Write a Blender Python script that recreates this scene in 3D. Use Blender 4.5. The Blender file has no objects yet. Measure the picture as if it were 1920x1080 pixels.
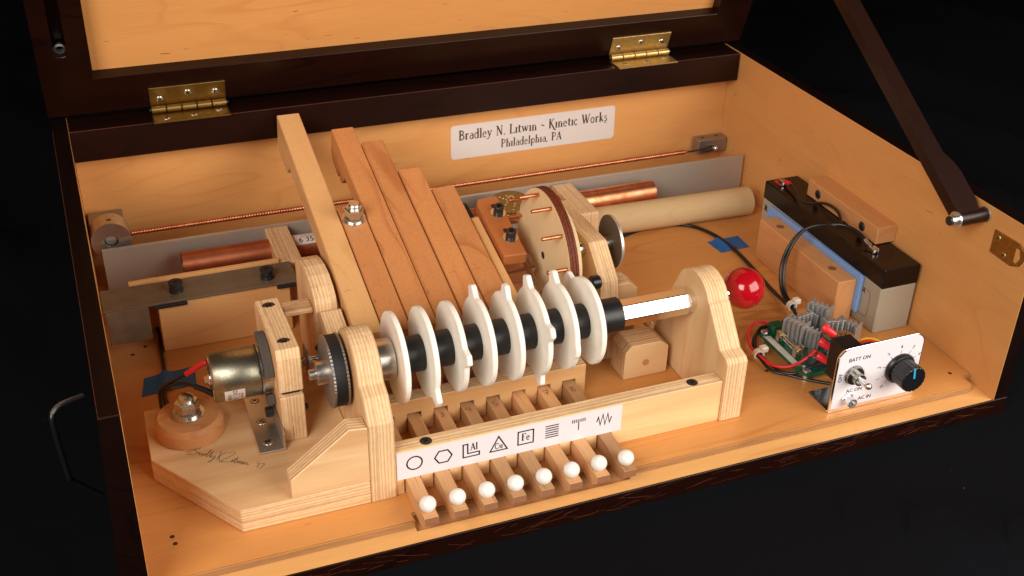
import bpy, bmesh, math, random
from mathutils import Vector, Matrix, Euler
random.seed(7)
S = 0.01                      # all shapes below are written in centimetres
PI = math.pi
sc = bpy.context.scene
col = sc.collection
R_ = math.radians

# ------------------------------------------------------------------ camera
cd = bpy.data.cameras.new('camera'); cam = bpy.data.objects.new('camera', cd); col.objects.link(cam)
cd.sensor_width = 36; cd.lens = 2145.66 * 36 / 1920; cd.clip_start = 0.01; cd.clip_end = 50
cam.location = (-11.0336 * S, -69.3179 * S, 50.4955 * S)
cam.rotation_euler = Euler((1.0362, -0.0199, -0.3684), 'XYZ')
cd.dof.use_dof = True; cd.dof.focus_distance = 0.735; cd.dof.aperture_fstop = 36
sc.camera = cam
# ------------------------------------------------------------------ world (dark studio)
w = bpy.data.worlds.new('World'); sc.world = w; w.use_nodes = True
w.node_tree.nodes['Background'].inputs[0].default_value = (0.9, 0.86, 0.84, 1)
w.node_tree.nodes['Background'].inputs[1].default_value = 0.03
# ------------------------------------------------------------------ lamps: two softboxes
def softbox(name, pos, target, sx, sy, power, colr):
    l = bpy.data.lights.new(name, 'AREA'); l.shape = 'RECTANGLE'; l.size = sx * S; l.size_y = sy * S
    l.energy = power; l.color = colr
    o = bpy.data.objects.new(name, l); col.objects.link(o)
    o.location = Vector(pos) * S
    o.rotation_euler = (Vector(target) - Vector(pos)).to_track_quat('-Z', 'Y').to_euler()
    return o
softbox('softbox_right', (82, -92, 56), (22, 2, 2), 104, 78, 18.0, (1, 0.925, 0.85))
softbox('softbox_left', (-86, -100, 92), (16, 4, 2), 84, 84, 23, (1, 0.92, 0.845))
sc.view_settings.view_transform = 'Standard'; sc.view_settings.look = 'None'
sc.view_settings.exposure = 0; sc.view_settings.gamma = 1
sc.render.engine = 'CYCLES'
sc.cycles.max_bounces = 8; sc.cycles.transparent_max_bounces = 8

# ------------------------------------------------------------------ materials
def hexc(r, g, b):
    f = lambda c: ((c / 255) / 12.92) if c / 255 <= .04045 else (((c / 255) + .055) / 1.055) ** 2.4
    return (f(r), f(g), f(b), 1)
class NT:
    def __init__(s, name):
        s.m = bpy.data.materials.new(name); s.m.use_nodes = True; s.t = s.m.node_tree
        s.b = s.t.nodes['Principled BSDF']
    def n(s, typ, **k):
        nd = s.t.nodes.new(typ)
        for a, v in k.items(): setattr(nd, a, v)
        return nd
    def l(s, a, b): s.t.links.new(a, b)
    def mix(s, f, a, b, mode='MIX'):
        m = s.n('ShaderNodeMix', data_type='RGBA', blend_type=mode)
        for i, x in ((0, f), (6, a), (7, b)):
            if isinstance(x, (int, float)): m.inputs[i].default_value = x
            elif isinstance(x, tuple): m.inputs[i].default_value = x
            else: s.l(x, m.inputs[i])
        return m.outputs[2]
    def math(s, op, a, b=0.0, c=None, clamp=False):
        m = s.n('ShaderNodeMath', operation=op, use_clamp=clamp)
        for i, x in enumerate((a, b, c)):
            if x is None: continue
            if isinstance(x, (int, float)): m.inputs[i].default_value = x
            else: s.l(x, m.inputs[i])
        return m.outputs[0]
    def ramp(s, x, stops):
        r = s.n('ShaderNodeValToRGB'); e = r.color_ramp.elements
        while len(e) < len(stops): e.new(0.5)
        for q, (p, c) in zip(e, stops):
            q.position = p; q.color = c if isinstance(c, tuple) else (c, c, c, 1)
        s.l(x, r.inputs[0]); return r.outputs[0]
    def coord(s, scale, rnd=True):
        tc = s.n('ShaderNodeTexCoord'); mp = s.n('ShaderNodeMapping'); mp.inputs['Scale'].default_value = scale
        if rnd:
            oi = s.n('ShaderNodeObjectInfo'); v = s.n('ShaderNodeVectorMath', operation='SCALE')
            cx = s.n('ShaderNodeCombineXYZ')
            for i in range(3): s.l(s.math('MULTIPLY', oi.outputs['Random'], (0.37, 0.83, 0.59)[i]), cx.inputs[i])
            add = s.n('ShaderNodeVectorMath', operation='ADD'); s.l(tc.outputs['Object'], add.inputs[0]); s.l(cx.outputs[0], add.inputs[1])
            s.l(add.outputs[0], mp.inputs[0])
        else: s.l(tc.outputs['Object'], mp.inputs[0])
        return mp.outputs[0]
    def noise(s, vec, scale=1, detail=4, rough=.5, dist=0):
        n = s.n('ShaderNodeTexNoise'); n.inputs['Scale'].default_value = scale; n.inputs['Detail'].default_value = detail
        n.inputs['Roughness'].default_value = rough; n.inputs['Distortion'].default_value = dist
        s.l(vec, n.inputs['Vector']); return n.outputs['Fac']
    def bump(s, h, strength=.2, dist=.0005):
        b = s.n('ShaderNodeBump'); b.inputs['Strength'].default_value = strength; b.inputs['Distance'].default_value = dist
        s.l(h, b.inputs['Height']); s.l(b.outputs[0], s.b.inputs['Normal'])
    def set(s, **k):
        for a, v in k.items(): s.b.inputs[a.replace('_', ' ')].default_value = v
        return s
def gscale(ax, along, across):
    v = [across * 100] * 3; v['xyz'.index(ax)] = along * 100; return tuple(v)
WT = (.99, .972, .90)          # wood is a little warmer than its swatch
def warm(c): return tuple(a * b for a, b in zip(c[:3], WT)) + (1,)
def wood(name, c, dark, ax='x', fig=.5, fleck=.5, rough=.45, pores=0.0, coat=.0, figs=.35, tone=0.0):
    c = warm(c); dark = warm(dark)
    N = NT(name)
    big = N.noise(N.coord(gscale(ax, .05, .30)), 1, 3, .5, .8)
    c2 = tuple(x * y for x, y in zip(dark[:3], (1, 1, 1))) + (1,)
    base = N.mix(N.ramp(big, [(.3, 0.0), (.75, 1.0)]), c, tuple(a * .78 + b * .22 for a, b in zip(c, dark)))
    # cathedral figure lines: contour lines of a stretched noise
    nz = N.noise(N.coord(gscale(ax, .035, .16)), 1, 1.5, .4, .5)
    fr = N.math('FRACT', N.math('MULTIPLY', nz, 9))
    ln = N.ramp(fr, [(0.0, 0.0), (.72, .0), (.93, 1.0), (1.0, 0.0)])
    gate = N.ramp(N.noise(N.coord(gscale(ax, .07, .12)), 1, 2), [(.42, 0.0), (.62, 1.0)])
    col_ = N.mix(N.math('MULTIPLY', N.math('MULTIPLY', ln, gate), figs * fig * 1.5), base, dark)
    # fine fibre
    fib = N.noise(N.coord(gscale(ax, .5, 14)), 1, 3, .6)
    col_ = N.mix(N.math('MULTIPLY', N.ramp(fib, [(.35, 0.0), (.75, 1.0)]), .21 + pores * .25), col_, dark)
    fl = N.noise(N.coord(gscale(ax, .55, 4.2)), 1, 1, .5)
    flm = N.ramp(fl, [(.765, 0.0), (.79, 1.0)])
    col_ = N.mix(N.math('MULTIPLY', flm, fleck), col_, tuple(x * .55 for x in dark[:3]) + (1,))
    if pores:
        pr = N.noise(N.coord(gscale(ax, .38, 24)), 1, 2, .5)
        g2 = N.ramp(N.noise(N.coord(gscale(ax, .12, .9)), 1, 2), [(.45, 0.0), (.65, 1.0)])
        pm = N.math('MULTIPLY', N.ramp(pr, [(.60, 0.0), (.68, 1.0)]), g2)
        col_ = N.mix(N.math('MULTIPLY', pm, pores), col_, tuple(x * .25 for x in dark[:3]) + (1,))
    if tone:
        oi = N.n('ShaderNodeObjectInfo')
        hs = N.n('ShaderNodeHueSaturation'); N.l(col_, hs.inputs['Color'])
        N.l(N.math('ADD', 1 - tone / 2, N.math('MULTIPLY', oi.outputs['Random'], tone)), hs.inputs['Value'])
        col_ = hs.outputs[0]
    N.l(col_, N.b.inputs['Base Color'])
    N.l(N.math('ADD', rough - .05, N.math('MULTIPLY', fib, .12)), N.b.inputs['Roughness'])
    N.bump(fib, .12, .0002); N.set(Coat_Weight=coat, Coat_Roughness=.25)
    N.b.inputs['Specular IOR Level'].default_value = .28
    return N.m
BIRCH = hexc(232, 198, 154); BIRCHD = hexc(200, 148, 100)
def ply(name, T, face=BIRCH, faced=BIRCHD, grain='z', per=.13, contrast=1.0):
    """plywood laid up along axis T: veneers show on the edges, plain birch on the faces"""
    N = NT(name); face = warm(face); faced = warm(faced)
    tc = N.n('ShaderNodeTexCoord')
    sp = N.n('ShaderNodeSeparateXYZ'); N.l(tc.outputs['Object'], sp.inputs[0]); t = sp.outputs['XYZ'.index(T.upper())]
    ns = N.n('ShaderNodeSeparateXYZ'); N.l(tc.outputs['Normal'], ns.inputs[0])
    isface = N.math('GREATER_THAN', N.math('ABSOLUTE', ns.outputs['XYZ'.index(T.upper())]), .8)
    cs = N.coord((70, 70, 70), True)
    wob = N.noise(cs, 1, 2, .5)
    v1 = [3.0] * 3; v1['xyz'.index(T)] = 260.0
    irr = N.noise(N.coord(tuple(v1)), 1, 2, .6)
    k = N.math('ADD', N.math('DIVIDE', t, per * S * 2), N.math('ADD', N.math('MULTIPLY', wob, .3), N.math('MULTIPLY', irr, 2.4)))
    fr = N.math('FRACT', k)
    lay = N.ramp(fr, [(.0, 0.0), (.42, .12), (.52, 1.0), (.90, .8), (1.0, .0)])
    # each pair of veneers gets its own tone
    wn = N.n('ShaderNodeTexWhiteNoise', noise_dimensions='1D'); N.l(N.math('FLOOR', k), wn.inputs['W'])
    e1 = warm(hexc(236, 204, 162)); e2 = warm(hexc(186, 138, 96)); e3 = warm(hexc(204, 162, 120))
    edge = N.mix(N.math('MULTIPLY', lay, contrast * .85), e1, N.mix(wn.outputs[0], e2, e3))
    sc3 = [26 * 100 * .3] * 3; sc3['xyz'.index(T)] = 1500.0
    fib = N.noise(N.coord(tuple(1.0 * x * .25 for x in sc3)), 1, 3, .7)
    edge = N.mix(N.math('MULTIPLY', N.ramp(fib, [(.4, 0.0), (.7, 1.0)]), .22), edge, hexc(150, 100, 62))
    sc4 = [60.0] * 3; sc4['xyz'.index(T)] = 900.0
    vd = N.ramp(N.noise(N.coord(tuple(sc4)), 1, 1, .5), [(.745, 0.0), (.77, 1.0)])
    edge = N.mix(N.math('MULTIPLY', vd, .75), edge, hexc(96, 58, 30))
    fb = N.noise(N.coord(gscale(grain, .6, 16)), 1, 3, .6)
    fg = N.noise(N.coord(gscale(grain, .06, .5)), 1, 3, .5, .6)
    fc = N.mix(N.ramp(fg, [(.35, 0.0), (.7, .75)]), face, faced)
    fc = N.mix(N.math('MULTIPLY', N.ramp(fb, [(.4, 0.0), (.75, 1.0)]), .2), fc, faced)
    N.l(N.mix(isface, edge, fc), N.b.inputs['Base Color'])
    N.set(Roughness=.55); N.b.inputs['Specular IOR Level'].default_value = .3
    N.bump(fb, .08, .0002)
    return N.m
def plain(name, c, rough=.4, metal=0.0, nz=.0, nscale=4, coat=0.0, spec=.5, bump=0.0, c2=None, **k):
    N = NT(name); N.set(Roughness=rough, Metallic=metal, Coat_Weight=coat, **k)
    N.b.inputs['Specular IOR Level'].default_value = spec
    n = N.noise(N.coord((nscale * 100,) * 3), 1, 5, .6)
    cc = c2 or tuple(x * (1 - nz) for x in c[:3]) + (1,)
    N.l(N.mix(N.ramp(n, [(.35, 0.0), (.7, 1.0)]), c, cc), N.b.inputs['Base Color'])
    N.l(N.math('ADD', rough - .06, N.math('MULTIPLY', n, .12)), N.b.inputs['Roughness'])
    if bump: N.bump(n, bump, .0004)
    return N.m
def brushed(name, c, rough, ax, amt=.15):
    N = NT(name); N.set(Metallic=1.0)
    f = N.noise(N.coord(gscale(ax, .3, 30)), 1, 3, .6); g = N.noise(N.coord((60, 60, 60)), 1, 4, .6)
    cc = N.mix(N.math('MULTIPLY', f, amt), c, tuple(x * .5 for x in c[:3]) + (1,))
    cc = N.mix(N.ramp(g, [(.5, 0.0), (.8, amt * 1.5)]), cc, tuple(x * .45 for x in c[:3]) + (1,))
    N.l(cc, N.b.inputs['Base Color']); N.l(N.math('ADD', rough - .08, N.math('MULTIPLY', g, .2)), N.b.inputs['Roughness'])
    N.bump(f, .08, .0001); return N.m
ORG = hexc(221, 162, 100); ORGD = hexc(186, 112, 56)
M = {}
M['floor'] = wood('maple_floor', hexc(216, 154, 90), hexc(172, 98, 46), 'x', 1.1, .5, .38, coat=.15)
M['stopf'] = wood('stop_block_face', hexc(234, 200, 154), hexc(206, 156, 108), 'x', .3, .2, .5)
M['strip'] = wood('maple_strip', hexc(232, 180, 116), hexc(196, 126, 66), 'x', .8, .3, .4)
M['wallx'] = wood('birch_lining_long', ORG, ORGD, 'x', .5, .7, .42, coat=.1)
M['wally'] = wood('birch_lining_side', ORG, ORGD, 'y', .4, .6, .42, coat=.1)
M['lidp'] = wood('birch_lid_panel', hexc(222, 160, 96), ORGD, 'x', .65, .9, .42, coat=.1)
M['stain'] = wood('dark_stained_wood', hexc(32, 10, 5), hexc(5, 2, 1), 'x', 1.2, .2, .30, pores=.7, coat=.05)
M['stainy'] = wood('dark_stained_wood_side', hexc(22, 7, 4), hexc(4, 2, 1), 'y', 1.0, .2, .34, pores=.7, coat=.04)
M['strut'] = wood('strut_wood', hexc(40, 18, 11), hexc(12, 5, 3), 'y', .8, .3, .36, pores=.6, coat=.12)
M['chip'] = plain('chipped_edge', hexc(112, 52, 28), .6, nz=.5, nscale=20)
M['bar'] = wood('cherry_bar', hexc(208, 144, 92), hexc(160, 92, 50), 'y', 1.1, .5, .42, pores=.7, tone=.14)
M['barpale'] = wood('pale_maple_bar', hexc(224, 176, 122), hexc(180, 122, 72), 'y', .9, .2, .42, pores=.25)
M['key'] = wood('key_wood', hexc(202, 156, 112), hexc(144, 94, 58), 'y', .9, .2, .5, pores=.5, tone=.5)
M['keyend'] = plain('key_end_grain', hexc(168, 112, 76), .7, nz=.45, nscale=16)
M['block'] = wood('cherry_block_y', hexc(212, 156, 106), hexc(172, 108, 62), 'y', .6, .2, .42)
M['blockred'] = wood('cherry_block_red', hexc(196, 122, 70), hexc(146, 72, 36), 'y', .9, .2, .42, pores=.3)
M['disc'] = wood('beech_disc', hexc(206, 148, 98), hexc(160, 98, 56), 'x', .8, .2, .5, pores=.4)
M['plyx'] = ply('birch_ply_x', 'x', contrast=.75, per=.115); M['plyy'] = ply('birch_ply_y', 'y', grain='x'); M['plyz'] = ply('birch_ply_z', 'z', grain='x', per=.12, contrast=.8)
M['plyrail'] = ply('pine_ply_rail', 'y', face=hexc(238, 204, 154), faced=hexc(210, 156, 102), grain='x', per=.17, contrast=.9)
M['plycomb'] = ply('comb_ply', 'y', face=hexc(224, 180, 128), faced=hexc(196, 140, 90), grain='x', per=.12)
M['board'] = wood('birch_board', hexc(226, 178, 122), hexc(196, 136, 84), 'x', .5, .2, .5)
M['wheel'] = wood('wheel_birch', hexc(246, 222, 180), hexc(218, 178, 128), 'z', .4, .2, .5)
M['burn'] = plain('burnt_ply_edge', hexc(122, 56, 30), .6, nz=.55, nscale=7, spec=.25, c2=hexc(66, 27, 15))
M['dowel'] = wood('dowel_wood', hexc(212, 184, 142), hexc(178, 146, 104), 'x', .3, .3, .65)
M['alubar'] = plain('dull_aluminium_bar', hexc(192, 184, 170), .36, .5, .06, .7)
M['alu'] = brushed('aluminium', (.70, .69, .68, 1), .42, 'x', .12)
M['aluy'] = brushed('aluminium_y', (.66, .65, .63, 1), .38, 'y')
M['alupol'] = brushed('polished_aluminium', (.86, .85, .83, 1), .13, 'x', .05)
M['alumat'] = plain('matt_aluminium', (.48, .46, .44, 1), .5, 1.0, .25, 6)
M['strip_steel'] = plain('mill_steel', hexc(142, 128, 106), .34, .5, .25, .7, bump=.02)
M['zinc'] = plain('zinc_plate', (.72, .71, .67, 1), .27, 1.0, .2, 6)
M['chrome'] = plain('chrome', (.84, .84, .83, 1), .2, .9, .05)
M['blacksteel'] = plain('black_oxide', (.05, .047, .044, 1), .34, .5, .3, 8)
M['steeldisc'] = plain('dark_steel_disc', hexc(92, 78, 64), .55, .1, .2, 4)
M['clip'] = plain('fuse_clip', (.62, .45, .28, 1), .35, .8, .2, 8)
M['brass'] = plain('aged_brass', (.50, .33, .11, 1), .34, 1.0, .3, 2.5)
M['brassb'] = plain('bright_brass', (.62, .43, .16, 1), .42, .9, .3, 5, bump=.25)
M['cu'] = plain('copper', (.78, .33, .17, 1), .38, 1.0, .3, 1.0, c2=(.52, .17, .07, 1))
M['cud'] = plain('dull_copper', (.55, .19, .09, 1), .45, .9, .3, .8, c2=(.40, .12, .055, 1))
M['white'] = plain('ivory_plastic', hexc(247, 242, 230), .40, nz=.10, nscale=.9, spec=.4, Subsurface_Weight=.25, Subsurface_Scale=.004)
M['pearl'] = plain('pearl_plastic', hexc(240, 235, 226), .16, nz=.02, Subsurface_Weight=.2, Subsurface_Scale=.003)
M['blkp'] = plain('black_plastic', (.009, .009, .01, 1), .34, nz=.3)
M['blktube'] = plain('black_tube', (.012, .012, .013, 1), .42, nz=.3, nscale=5)
M['rubber'] = plain('black_rubber', (.010, .010, .011, 1), .6)
M['foam'] = plain('grey_foam', hexc(96, 90, 84), .9, nz=.3, nscale=25, bump=.3)
M['bluefoam'] = plain('blue_foam', hexc(126, 164, 222), .8, nz=.1)
M['tape'] = plain('blue_tape', hexc(30, 104, 178), .5, nz=.3, nscale=6, bump=.5)
M['paper'] = plain('white_paper', hexc(226, 220, 224), .55, nz=.02)
M['labelp'] = plain('label_paper', hexc(218, 206, 198), .5, nz=.03)
M['ink'] = plain('black_ink', (.008, .007, .007, 1), .6, spec=.1)
M['inkb'] = plain('brown_ink', hexc(62, 48, 36), .6)
M['pencil'] = plain('pencil', hexc(88, 66, 56), .7)
M['red'] = plain('red_gloss', (.40, .003, .009, 1), .16, coat=.5, nz=.1, spec=.35)
M['redp'] = plain('red_vinyl', (.70, .018, .03, 1), .35)
M['yellow'] = plain('yellow_wire', (.75, .42, .02, 1), .4)
M['wire'] = plain('black_wire', (.008, .008, .008, 1), .3)
M['battb'] = plain('battery_black', (.006, .004, .004, 1), .20, nz=.3, coat=.0, spec=.3)
M['battg'] = plain('battery_grey', hexc(168, 158, 138), .5, nz=.06)
M['pcb'] = plain('circuit_board_green', (.008, .10, .05, 1), .3)
M['silk'] = plain('silk_print', hexc(205, 208, 200), .5)
M['nylon'] = plain('nylon', hexc(224, 214, 196), .4, Subsurface_Weight=.2, Subsurface_Scale=.003)
M['motor'] = plain('motor_can', (.46, .42, .28, 1), .36, 1.0, .4, 7, c2=(.26, .27, .24, 1))
M['grooved'] = wood('routed_edge', hexc(176, 130, 86), hexc(96, 62, 38), 'x', .4, .9, .8, pores=.9)
M['sink'] = brushed('heat_sink_aluminium', (.50, .50, .49, 1), .46, 'z', .1); M['sink'].node_tree.nodes['Principled BSDF'].inputs['Metallic'].default_value = .75
M['collar'] = plain('turned_aluminium', (.66, .63, .58, 1), .3, .95, .2, 3)
M['rimm'] = plain('worn_steel_rim', (.75, .73, .66, 1), .45, .8, .5, 14, bump=.4)
M['lint'] = plain('lint', hexc(70, 68, 66), .9)
M['holeshade'] = plain('hole_shading', hexc(142, 88, 50), .8, nz=.3)
M['switch'] = plain('switch_metal', (.42, .41, .38, 1), .3, 1.0, .3, 12)
M['hole'] = plain('drill_hole', hexc(64, 34, 18), .9)
M['capb'] = plain('capacitor_sleeve', (.012, .04, .045, 1), .3)
M['capo'] = plain('capacitor_gold', (.45, .20, .04, 1), .35)
M['blueline'] = plain('blue_pointer', (.03, .42, .75, 1), .4)
def glassm(name, c, rough):
    N = NT(name); N.set(Roughness=rough, Transmission_Weight=1.0, IOR=1.47); N.b.inputs['Base Color'].default_value = c; return N.m
M['acrylic'] = glassm('clear_acrylic', (.93, .95, .94, 1), .04)
M['glass'] = glassm('fuse_glass', (.95, .97, .97, 1), .02)
def cloth_mat():
    N = NT('black_cloth'); n = N.noise(N.coord((3, 3, 3), False), 1, 4, .55, .4)
    t = N.noise(N.coord((900, 900, 900), False), 1, 2)
    N.l(N.mix(t, (.0038, .0039, .0050, 1), (.0066, .0066, .0082, 1)), N.b.inputs['Base Color'])
    N.set(Roughness=1.0); N.b.inputs['Specular IOR Level'].default_value = .03; N.bump(n, .5, .01); return N.m
M['cloth'] = cloth_mat()

# ------------------------------------------------------------------ mesh builder
class MB:
    def __init__(s): s.v = []; s.f = []; s.sm = []; s.mi = []
    def add(s, vs, fs, smooth=False, mi=0):
        o = len(s.v); s.v += [Vector(p) for p in vs]
        for f in fs: s.f.append([i + o for i in f]); s.sm.append(smooth); s.mi.append(mi)
        return s
    def bm_in(s, bm, smooth=False, mi=0):
        bm.verts.index_update(); o = len(s.v); s.v += [v.co.copy() for v in bm.verts]
        for f in bm.faces: s.f.append([v.index + o for v in f.verts]); s.sm.append(smooth); s.mi.append(mi)
        bm.free(); return s
    def poly(s, pts, axis, a, b, bev=.03, mi=0, seg=1):
        """prism: 2-D outline extruded along axis from a to b. axis x:(y,z) y:(x,z) z:(x,y)"""
        def P(p, t): return {'x': (t, p[0], p[1]), 'y': (p[0], t, p[1]), 'z': (p[0], p[1], t)}[axis]
        bm = bmesh.new(); n = len(pts)
        A = [bm.verts.new(P(p, a)) for p in pts]; B = [bm.verts.new(P(p, b)) for p in pts]
        bm.faces.new(A); bm.faces.new(B[::-1])
        for i in range(n): bm.faces.new((A[i], B[i], B[(i + 1) % n], A[(i + 1) % n]))
        bmesh.ops.recalc_face_normals(bm, faces=bm.faces)
        if bev:
            bmesh.ops.bevel(bm, geom=[e for e in bm.edges if len(e.link_faces) == 2 and e.calc_face_angle(0) > .45], offset=bev, segments=seg, affect='EDGES', clamp_overlap=True)
        return s.bm_in(bm, False, mi)
    def box(s, x0, x1, y0, y1, z0, z1, bev=.03, mi=0):
        return s.poly([(x0, y0), (x1, y0), (x1, y1), (x0, y1)], 'z', z0, z1, bev, mi)
    def lathe(s, prof, o, d, n=32, mi=0, smooth=True, cap=True):
        """prof: (radius, distance along d)"""
        o = Vector(o); d = Vector(d).normalized(); u = d.orthogonal().normalized(); w_ = d.cross(u)
        vs = []; fs = []
        for r, t in prof:
            for k in range(n):
                a = 2 * PI * k / n; vs.append(o + d * t + (u * math.cos(a) + w_ * math.sin(a)) * max(r, 1e-4))
        m = len(prof)
        for i in range(m - 1):
            for k in range(n): fs.append([i * n + k, i * n + (k + 1) % n, (i + 1) * n + (k + 1) % n, (i + 1) * n + k])
        base = len(s.f); s.add(vs, fs, smooth, mi)
        if cap:
            s.add([vs[k] for k in range(n)], [list(range(n))[::-1]], False, mi)
            s.add([vs[(m - 1) * n + k] for k in range(n)], [list(range(n))], False, mi)
        return s
    def cyl(s, a, b, r, r2=None, n=24, mi=0, bev=.0):
        a = Vector(a); b = Vector(b); L = (b - a).length; r2 = r if r2 is None else r2
        if bev: pr = [(r - bev, 0), (r, bev), (r2, L - bev), (r2 - bev, L)]
        else: pr = [(r, 0), (r2, L)]
        # separate rings keep the rims crisp
        if bev:
            s.lathe(pr[:2], a, b - a, n, mi, False, False); s.lathe(pr[1:3], a, b - a, n, mi, True, False); s.lathe(pr[2:], a, b - a, n, mi, False, False)
            d = (b - a).normalized(); s.disk(a, -d, pr[0][0], n, mi); s.disk(b, d, pr[3][0], n, mi)
        else: s.lathe(pr, a, b - a, n, mi, True, True)
        return s
    def disk(s, o, d, r, n=24, mi=0):
        o = Vector(o); d = Vector(d).normalized(); sg = d.orthogonal().normalized(); w_ = d.cross(sg)
        return s.add([o + (sg * math.cos(2 * PI * k / n) + w_ * math.sin(2 * PI * k / n)) * r for k in range(n)], [list(range(n))], False, mi)
    def ring(s, a, b, ro, ri, n=36, mi=0):
        a = Vector(a); b = Vector(b); L = (b - a).length
        s.lathe([(ro, 0), (ro, L)], a, b - a, n, mi, True, False); s.lathe([(ri, L), (ri, 0)], a, b - a, n, mi, True, False)
        s.lathe([(ri, 0), (ro, 0)], a, b - a, n, mi, False, False); s.lathe([(ro, L), (ri, L)], a, b - a, n, mi, False, False); return s
    def sphere(s, c, r, n=32, mi=0, sc_=(1, 1, 1)):
        vs = []; fs = []; m = n // 2
        for i in range(m + 1):
            for k in range(n):
                t = PI * i / m; a = 2 * PI * k / n
                vs.append(Vector(c) + Vector((math.sin(t) * math.cos(a) * sc_[0], math.sin(t) * math.sin(a) * sc_[1], math.cos(t) * sc_[2])) * r)
        for i in range(m):
            for k in range(n): fs.append([i * n + k, (i + 1) * n + k, (i + 1) * n + (k + 1) % n, i * n + (k + 1) % n])
        return s.add(vs, fs, True, mi)
    def tube(s, pts, r, n=8, mi=0, sub=6, flat=1.0):
        P = spline(pts, sub) if sub else [Vector(p) for p in pts]
        vs = []; fs = []; up = Vector((0, 0, 1)); pu = None
        for i, p in enumerate(P):
            t = (P[min(i + 1, len(P) - 1)] - P[max(i - 1, 0)]).normalized()
            u = (pu - t * pu.dot(t)) if pu is not None else t.orthogonal()
            if u.length < 1e-5: u = t.orthogonal()
            u.normalize(); pu = u; w_ = t.cross(u)
            for k in range(n):
                a = 2 * PI * k / n; vs.append(p + (u * math.cos(a) + w_ * math.sin(a)) * r)
        for i in range(len(P) - 1):
            for k in range(n): fs.append([i * n + k, i * n + (k + 1) % n, (i + 1) * n + (k + 1) % n, (i + 1) * n + k])
        s.add(vs, fs, True, mi); L = (len(P) - 1) * n
        s.add(vs[:n], [list(range(n))[::-1]], False, mi); s.add(vs[L:], [list(range(n))], False, mi); return s
    def hexp(s, a, b, r, mi=0, rot=0, bev=.05, n=6):
        a = Vector(a); b = Vector(b); d = (b - a).normalized(); L = (b - a).length
        u = d.orthogonal().normalized(); w_ = d.cross(u); vs = []; fs = []
        for rr, t in ((r - bev, 0), (r, bev), (r, L - bev), (r - bev, L)):
            for k in range(n):
                an = rot + 2 * PI * k / n; vs.append(a + d * t + (u * math.cos(an) + w_ * math.sin(an)) * rr)
        for i in range(3):
            for k in range(n): fs.append([i * n + k, i * n + (k + 1) % n, (i + 1) * n + (k + 1) % n, (i + 1) * n + k])
        fs += [list(range(n))[::-1], [3 * n + k for k in range(n)]]
        return s.add(vs, fs, False, mi)
    def xf(s, mat, start=0):
        for i in range(start, len(s.v)): s.v[i] = mat @ s.v[i]
        return s
def spline(pts, sub):
    P = [Vector(p) for p in pts]; out = []
    for i in range(len(P) - 1):
        a = P[max(i - 1, 0)]; b = P[i]; c = P[i + 1]; d = P[min(i + 2, len(P) - 1)]
        for k in range(sub):
            t = k / sub
            out.append(.5 * ((2 * b) + (c - a) * t + (2 * a - 5 * b + 4 * c - d) * t * t + (3 * b - a - 3 * c + d) * t ** 3))
    out.append(P[-1]); return out
ORI = {}
def link(mb, name, mats, loc, recalc=True, facemat=None):
    me = bpy.data.meshes.new(name); L = Vector(loc)
    me.from_pydata([tuple((v - L) * S) for v in mb.v], [], mb.f)
    for p, sm, mi in zip(me.polygons, mb.sm, mb.mi): p.use_smooth = sm; p.material_index = mi
    for m in (mats if isinstance(mats, (list, tuple)) else [mats]): me.materials.append(M[m])
    bm = bmesh.new(); bm.from_mesh(me)
    if recalc: bmesh.ops.recalc_face_normals(bm, faces=bm.faces)
    if facemat:
        for f in bm.faces: f.material_index = facemat(f.calc_center_median() / S + L, f.normal)
    bm.to_mesh(me); bm.free(); me.update()
    o = bpy.data.objects.new(name, me); col.objects.link(o); return o
def thing(name, label, cat, loc, group=None):
    o = bpy.data.objects.new(name, None); col.objects.link(o); o.location = Vector(loc) * S; o.empty_display_size = .01
    o['label'] = label; o['category'] = cat; ORI[o.name] = Vector(loc)
    if group: o['group'] = group
    return o
def part(name, mb, mats, parent, label=None, stuff=False, facemat=None):
    L = ORI[parent.name]; o = link(mb, name, mats, L, facemat=facemat); o.parent = parent; ORI[o.name] = L
    if label: o['label'] = label
    if stuff: o['kind'] = 'stuff'
    return o
def solo(name, mb, mats, label, cat, loc, group=None, facemat=None):
    o = link(mb, name, mats, loc, facemat=facemat); o.location = Vector(loc) * S; ORI[o.name] = Vector(loc)
    o['label'] = label; o['category'] = cat
    if group: o['group'] = group
    return o
def structure(name, mb, mats, loc=(0, 0, 0)):
    o = link(mb, name, mats, loc); o.location = Vector(loc) * S; o['kind'] = 'structure'; ORI[o.name] = Vector(loc); return o
def copy_tree(o, newloc, parent=None):
    c = o.copy(); col.objects.link(c)
    if parent: c.parent = parent
    else: c.location = Vector(newloc) * S
    ORI[c.name] = Vector(newloc)
    for ch in list(o.children): copy_tree(ch, newloc, c)
    return c

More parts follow.
